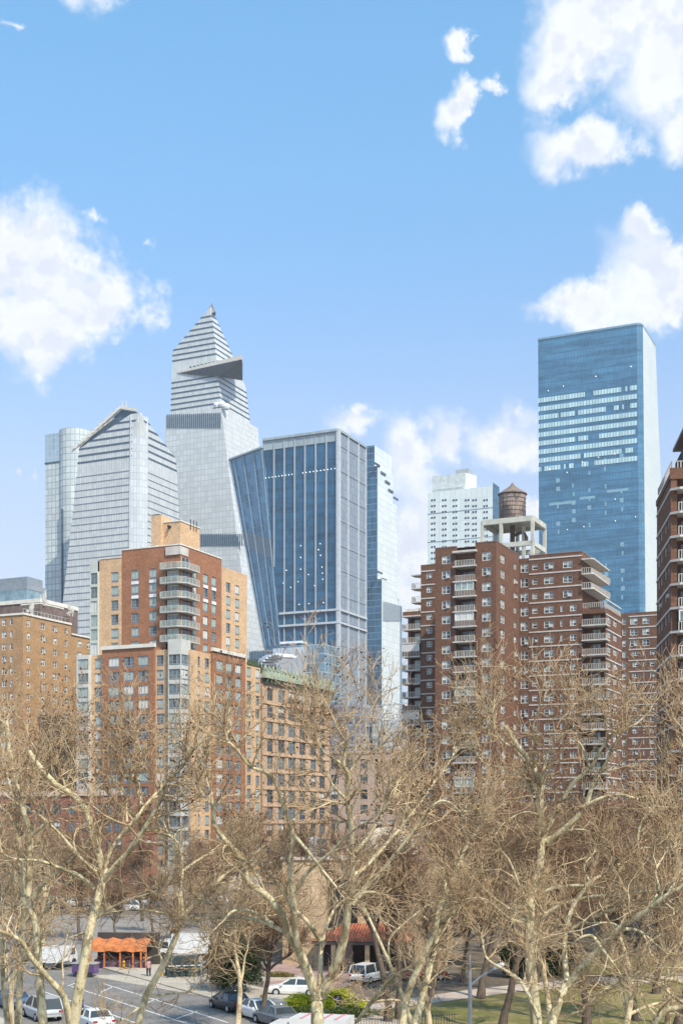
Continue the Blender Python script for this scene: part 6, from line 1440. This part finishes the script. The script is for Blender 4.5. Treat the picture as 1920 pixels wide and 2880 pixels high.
BG = [  # column of the foot, distance, form, scale, spin, label
 (735,97,3,1.0,10,'bare tree with twin dark trunks left of the central plane tree'),(1090,96,1,.95,60,'bare dark tree at the left end of the lawn'),(1122,98,2,.9,130,'bare dark leaning tree beside the left end of the park path'),
 (1352,109,1,1.05,200,'bare tree with its foot on the park path behind the street lamp'),(1408,91,0,.9,300,'stout dark trunk on the lawn right of the street lamp'),(1648,95,2,1.05,20,'bare dark tree on the lawn between the two large plane trees'),
 (1790,97,0,.85,75,'dark leaning tree on the lawn near the right edge'),(1905,94,1,1.0,150,'dark tree on the lawn at the right edge'),(1845,112,2,1.1,250,'bare tree behind the lawn trees at the far right'),
 (1250,132,0,.92,33,'bare brown tree beyond the path right of the tiled porch'),(1470,128,1,1.05,95,'bare brown tree just behind the tall straight plane tree'),(1560,140,0,1.0,170,'bare brown tree beyond the path right of the tall plane trunk'),
 (1700,134,1,1.1,260,'bare brown tree beyond the path above the arching limbs'),(1790,146,0,1.0,310,'bare brown tree beyond the path near the right edge'),(1890,138,2,1.2,5,'bare brown tree beyond the path at the right edge'),
 (1360,152,2,1.15,80,'bare brown tree rising behind the street lamp'),(1180,160,1,1.0,140,'bare tree behind the right end of the tan stone building'),
 (1310,185,0,.95,222,'bare tree in front of the brown slab below its left wing'),(1430,180,1,1.05,11,'bare tree in front of the brown slab below its front block'),(1530,190,0,1.0,55,'bare tree in front of the brown slab below its inner corner'),
 (1640,178,2,1.2,101,'bare tree in front of the brown slab below its right wing'),(1740,188,0,1.0,190,'bare tree in front of the stepped wing of the brown slab'),(1850,176,1,1.1,277,'bare tree below the smaller brown block'),
 (1240,205,1,.95,290,'bare tree left of the brown slab foot'),(700,170,2,.95,15,'bare tree behind the left end of the tan stone building'),(800,182,1,.9,66,'bare tree behind the tan stone building below the loft'),
 (890,176,2,.95,111,'bare tree behind the roof of the tan stone building'),(980,188,0,.85,177,'bare tree behind the dome'),(1075,180,1,.92,244,'bare tree right of the dome'),
 (15,128,4,.85,40,'bare tree behind the leftmost plane trees'),(120,150,4,.85,88,'bare street tree left of the purple cart'),(225,160,3,1.1,132,'bare street tree behind the purple cart'),(430,172,3,.75,199,'bare street tree right of the orange stall'),
 (610,158,3,1.05,266,'bare street tree behind the dark evergreen'),(60,195,2,.9,333,'bare tree before the low red brick building at far left'),(180,205,3,1.2,21,'bare tree before the low red brick building'),
 (320,215,3,.9,77,'bare tree before the corner of the low red brick building'),(510,222,3,.8,155,'small bare tree at the foot of the tan brick block'),(600,230,3,1.15,231,'small bare tree right of the tan brick block foot'),
 (1130,125,3,1.05,288,'small bare tree before the tiled porch'),(1010,150,3,.9,308,'small bare tree behind the tiled porch')]
BG += [(1300,120,3,1.0,44,'small bare tree beyond the path left of the lamp'),(1600,118,3,1.05,144,'small bare tree beyond the path at its middle'),(1760,120,3,1.0,244,'small bare tree beyond the path near its right end'),
 (1420,160,2,1.1,99,'bare brown tree in the middle of the park behind the stout trunk'),(1620,158,0,.95,199,'bare brown tree in the middle of the park'),(1860,160,0,1.0,299,'bare brown tree in the middle of the park at far right'),(1090,145,2,.85,9,'bare tree behind the right half of the tiled porch')]
BG += [(1210,110,3,1.1,24,'small bare tree just right of the two leaning pale stems'),(1500,112,1,1.1,84,'bare brown tree beside the tall straight plane trunk'),(1580,170,1,1.15,164,'tall bare tree in the middle distance of the park'),
 (1690,158,1,1.15,214,'tall bare tree in the middle distance right of the park centre'),(1800,168,0,1.1,284,'tall bare tree in the middle distance near the right edge'),(1920,172,1,1.2,314,'tall bare tree in the middle distance cut by the right edge'),
 (-40,140,1,1.0,54,'bare street tree at the left picture edge'),(330,150,3,.8,174,'bare street tree behind the orange stall canopy'),(660,190,2,1.1,294,'bare tree at the far end of the avenue'),
 (400,190,1,.8,64,'bare tree across the avenue below the tan brick block'),(100,175,1,.9,184,'bare tree across the avenue at the left')]
BG += [(40,84,5,1.0,14,'slim pale tree between the two leftmost plane trees'),(1215,86,6,1.0,134,'slim pale tree beside the two leaning pale stems'),(1560,84,5,1.0,234,'slim pale tree right of the tall straight plane trunk'),
 (1750,82,6,1.05,304,'slim pale tree above the arching limbs at right'),(1880,86,5,1.0,4,'slim pale tree at the right picture edge'),(660,90,5,.9,164,'slim pale tree in front of the dark evergreen')]
for px, Y, f, sc_, sp_, lb in BG:
    t = thing('bare_tree', lb, 'tree', ((px-CPX)/FPX*Y, Y, 0), math.radians(sp_), 'bare trees of the park and streets'); t.scale = (sc_*1.0, sc_*1.0, sc_)
    link('trunk', PR[f][0], t); link('crown', PR[f][1], t)
# ---- evergreens and shrubs: many small leaves through the volume
def leafy(name, label, cat, p, rx, ry, rz_, z0, n, col, seed, leaf=.14, trunk=True, cone=False, group=None):
    rng = np.random.default_rng(seed); t = thing(name, label, cat, p, 0, group); q = rng.normal(size=(n, 3)); q /= np.linalg.norm(q, axis=1, keepdims=True); r = rng.random(n)**.35
    bump = 1+.22*np.sin(q[:, 0]*5+seed)*np.sin(q[:, 1]*6+2)+.15*np.sin(q[:, 2]*9+seed); c = q*r[:, None]*bump[:, None]*np.array([rx, ry, rz_])
    if cone: k = np.clip(1.15-(c[:, 2]+rz_)/(2*rz_), .12, 1); c[:, 0] *= k; c[:, 1] *= k
    c[:, 2] += z0+rz_; c = c[c[:, 2] > .03]; n = len(c)
    u = rng.normal(size=(n, 3)); u /= np.linalg.norm(u, axis=1, keepdims=True); w = np.cross(u, rng.normal(size=(n, 3))); w /= np.linalg.norm(w, axis=1, keepdims=True)
    s_ = rng.uniform(.6, 1.3, (n, 1))*leaf; V = np.stack([c-u*s_, c-w*s_*.5, c+u*s_, c+w*s_*.5], 1).reshape(-1, 3); tb = TB(); tb.addraw(V, np.arange(4*n).reshape(-1, 4)); link('foliage', tb.mesh('foliage', [col]), t)
    if trunk: mb = MB(); mb.tube([(0, 0, -.1), (.05, 0, z0+rz_), (0, .05, z0+rz_*1.5)], [.14, .09, .03], 8); mb.build('trunk', m_bark2, t)
    return t
m_ever = bark('evergreen_leaf', (.035, .055, .02), (.06, .075, .03), 3.0); m_lime = bark('lime_leaf', (.58, .60, .03), (.34, .42, .03), 2.5); m_gr = bark('green_leaf', (.06, .10, .02), (.13, .16, .04), 2.5)
leafy('evergreen_tree', 'dark green evergreen beside the pavement left of the central plane tree', 'tree', gp(672, 2796), 2.2, 1.9, 3.1, .3, 9000, m_ever, 1)
leafy('evergreen_tree', 'lower dark evergreen touching the taller one on its left', 'tree', gp(628, 2786), 1.5, 1.4, 2.0, .2, 4500, m_ever, 2)
leafy('evergreen_tree', 'dark evergreen in the park right of the tall plane trunk', 'tree', gp(1575, 2745), 1.6, 1.5, 1.9, .1, 4500, m_ever, 3)
leafy('evergreen_tree', 'dark evergreen in the park behind the lamp', 'tree', gp(1440, 2750), 1.4, 1.4, 1.6, .1, 3500, m_ever, 4)
leafy('shrub', 'yellow green clipped shrub left of the central trunk', 'shrub', gp(843, 2842), 1.15, .8, .62, 0, 5000, m_lime, 5, .07, False)
leafy('shrub', 'yellow green clipped shrub behind the maroon sign', 'shrub', gp(955, 2822), 1.05, .8, .55, 0, 4500, m_lime, 6, .07, False)
leafy('shrub', 'long yellow green clipped shrub in front of the maroon sign on its right', 'shrub', gp(992, 2842), 1.0, .7, .48, 0, 4500, m_lime, 7, .07, False)
leafy('shrub', 'small yellow green shrub left of the maroon sign', 'shrub', gp(925, 2843), .5, .5, .45, 0, 2200, m_lime, 8, .07, False)
leafy('shrub', 'dull green shrub in front of the left yellow green one', 'shrub', gp(835, 2868), 1.3, .8, .5, 0, 3500, m_gr, 9, .08, False)
leafy('shrub', 'dull green shrub row below the maroon sign', 'shrub', gp(975, 2866), 1.9, .8, .45, 0, 4500, m_gr, 10, .08, False)
leafy('shrub', 'green shrub against the tan stone wall', 'shrub', gp(862, 2712), .9, .6, 1.6, 0, 3000, m_gr, 11, .09, False)
leafy('shrub', 'low planting with orange flowers in the stone bed', 'shrub', gp(785, 2757), 1.6, .5, .3, .15, 1800, bark('flower_leaf', (.10, .15, .03), (.45, .14, .04), 4), 12, .06, False)
person('person in a red and white top and dark trousers walking left of the green railing', gp(418, 2750), .4, m_ct, m_dk, m_dk)
person('person in dark blue walking on the road at the lower left', gp(231, 2880), 2.2, plain('blue_cloth', (.05, .06, .16), .9), m_dk, m_dk)
# ------------------------------------------------------------ air
m = bpy.data.materials.new('thin_haze'); m.use_nodes = True; m.node_tree.nodes.clear(); Nh = NT(m.node_tree)
vol = Nh.n('ShaderNodeVolumePrincipled', {'Color': (.86, .90, .96, 1), 'Density': .00013, 'Anisotropy': .2}); oh = Nh.n('ShaderNodeOutputMaterial'); m.node_tree.links.new(vol.outputs[0], oh.inputs['Volume'])
mb = MB(); mb.box(-7000, 7000, -200, 7000, -1, 420); tag(mb.build('haze', m), kind='stuff')
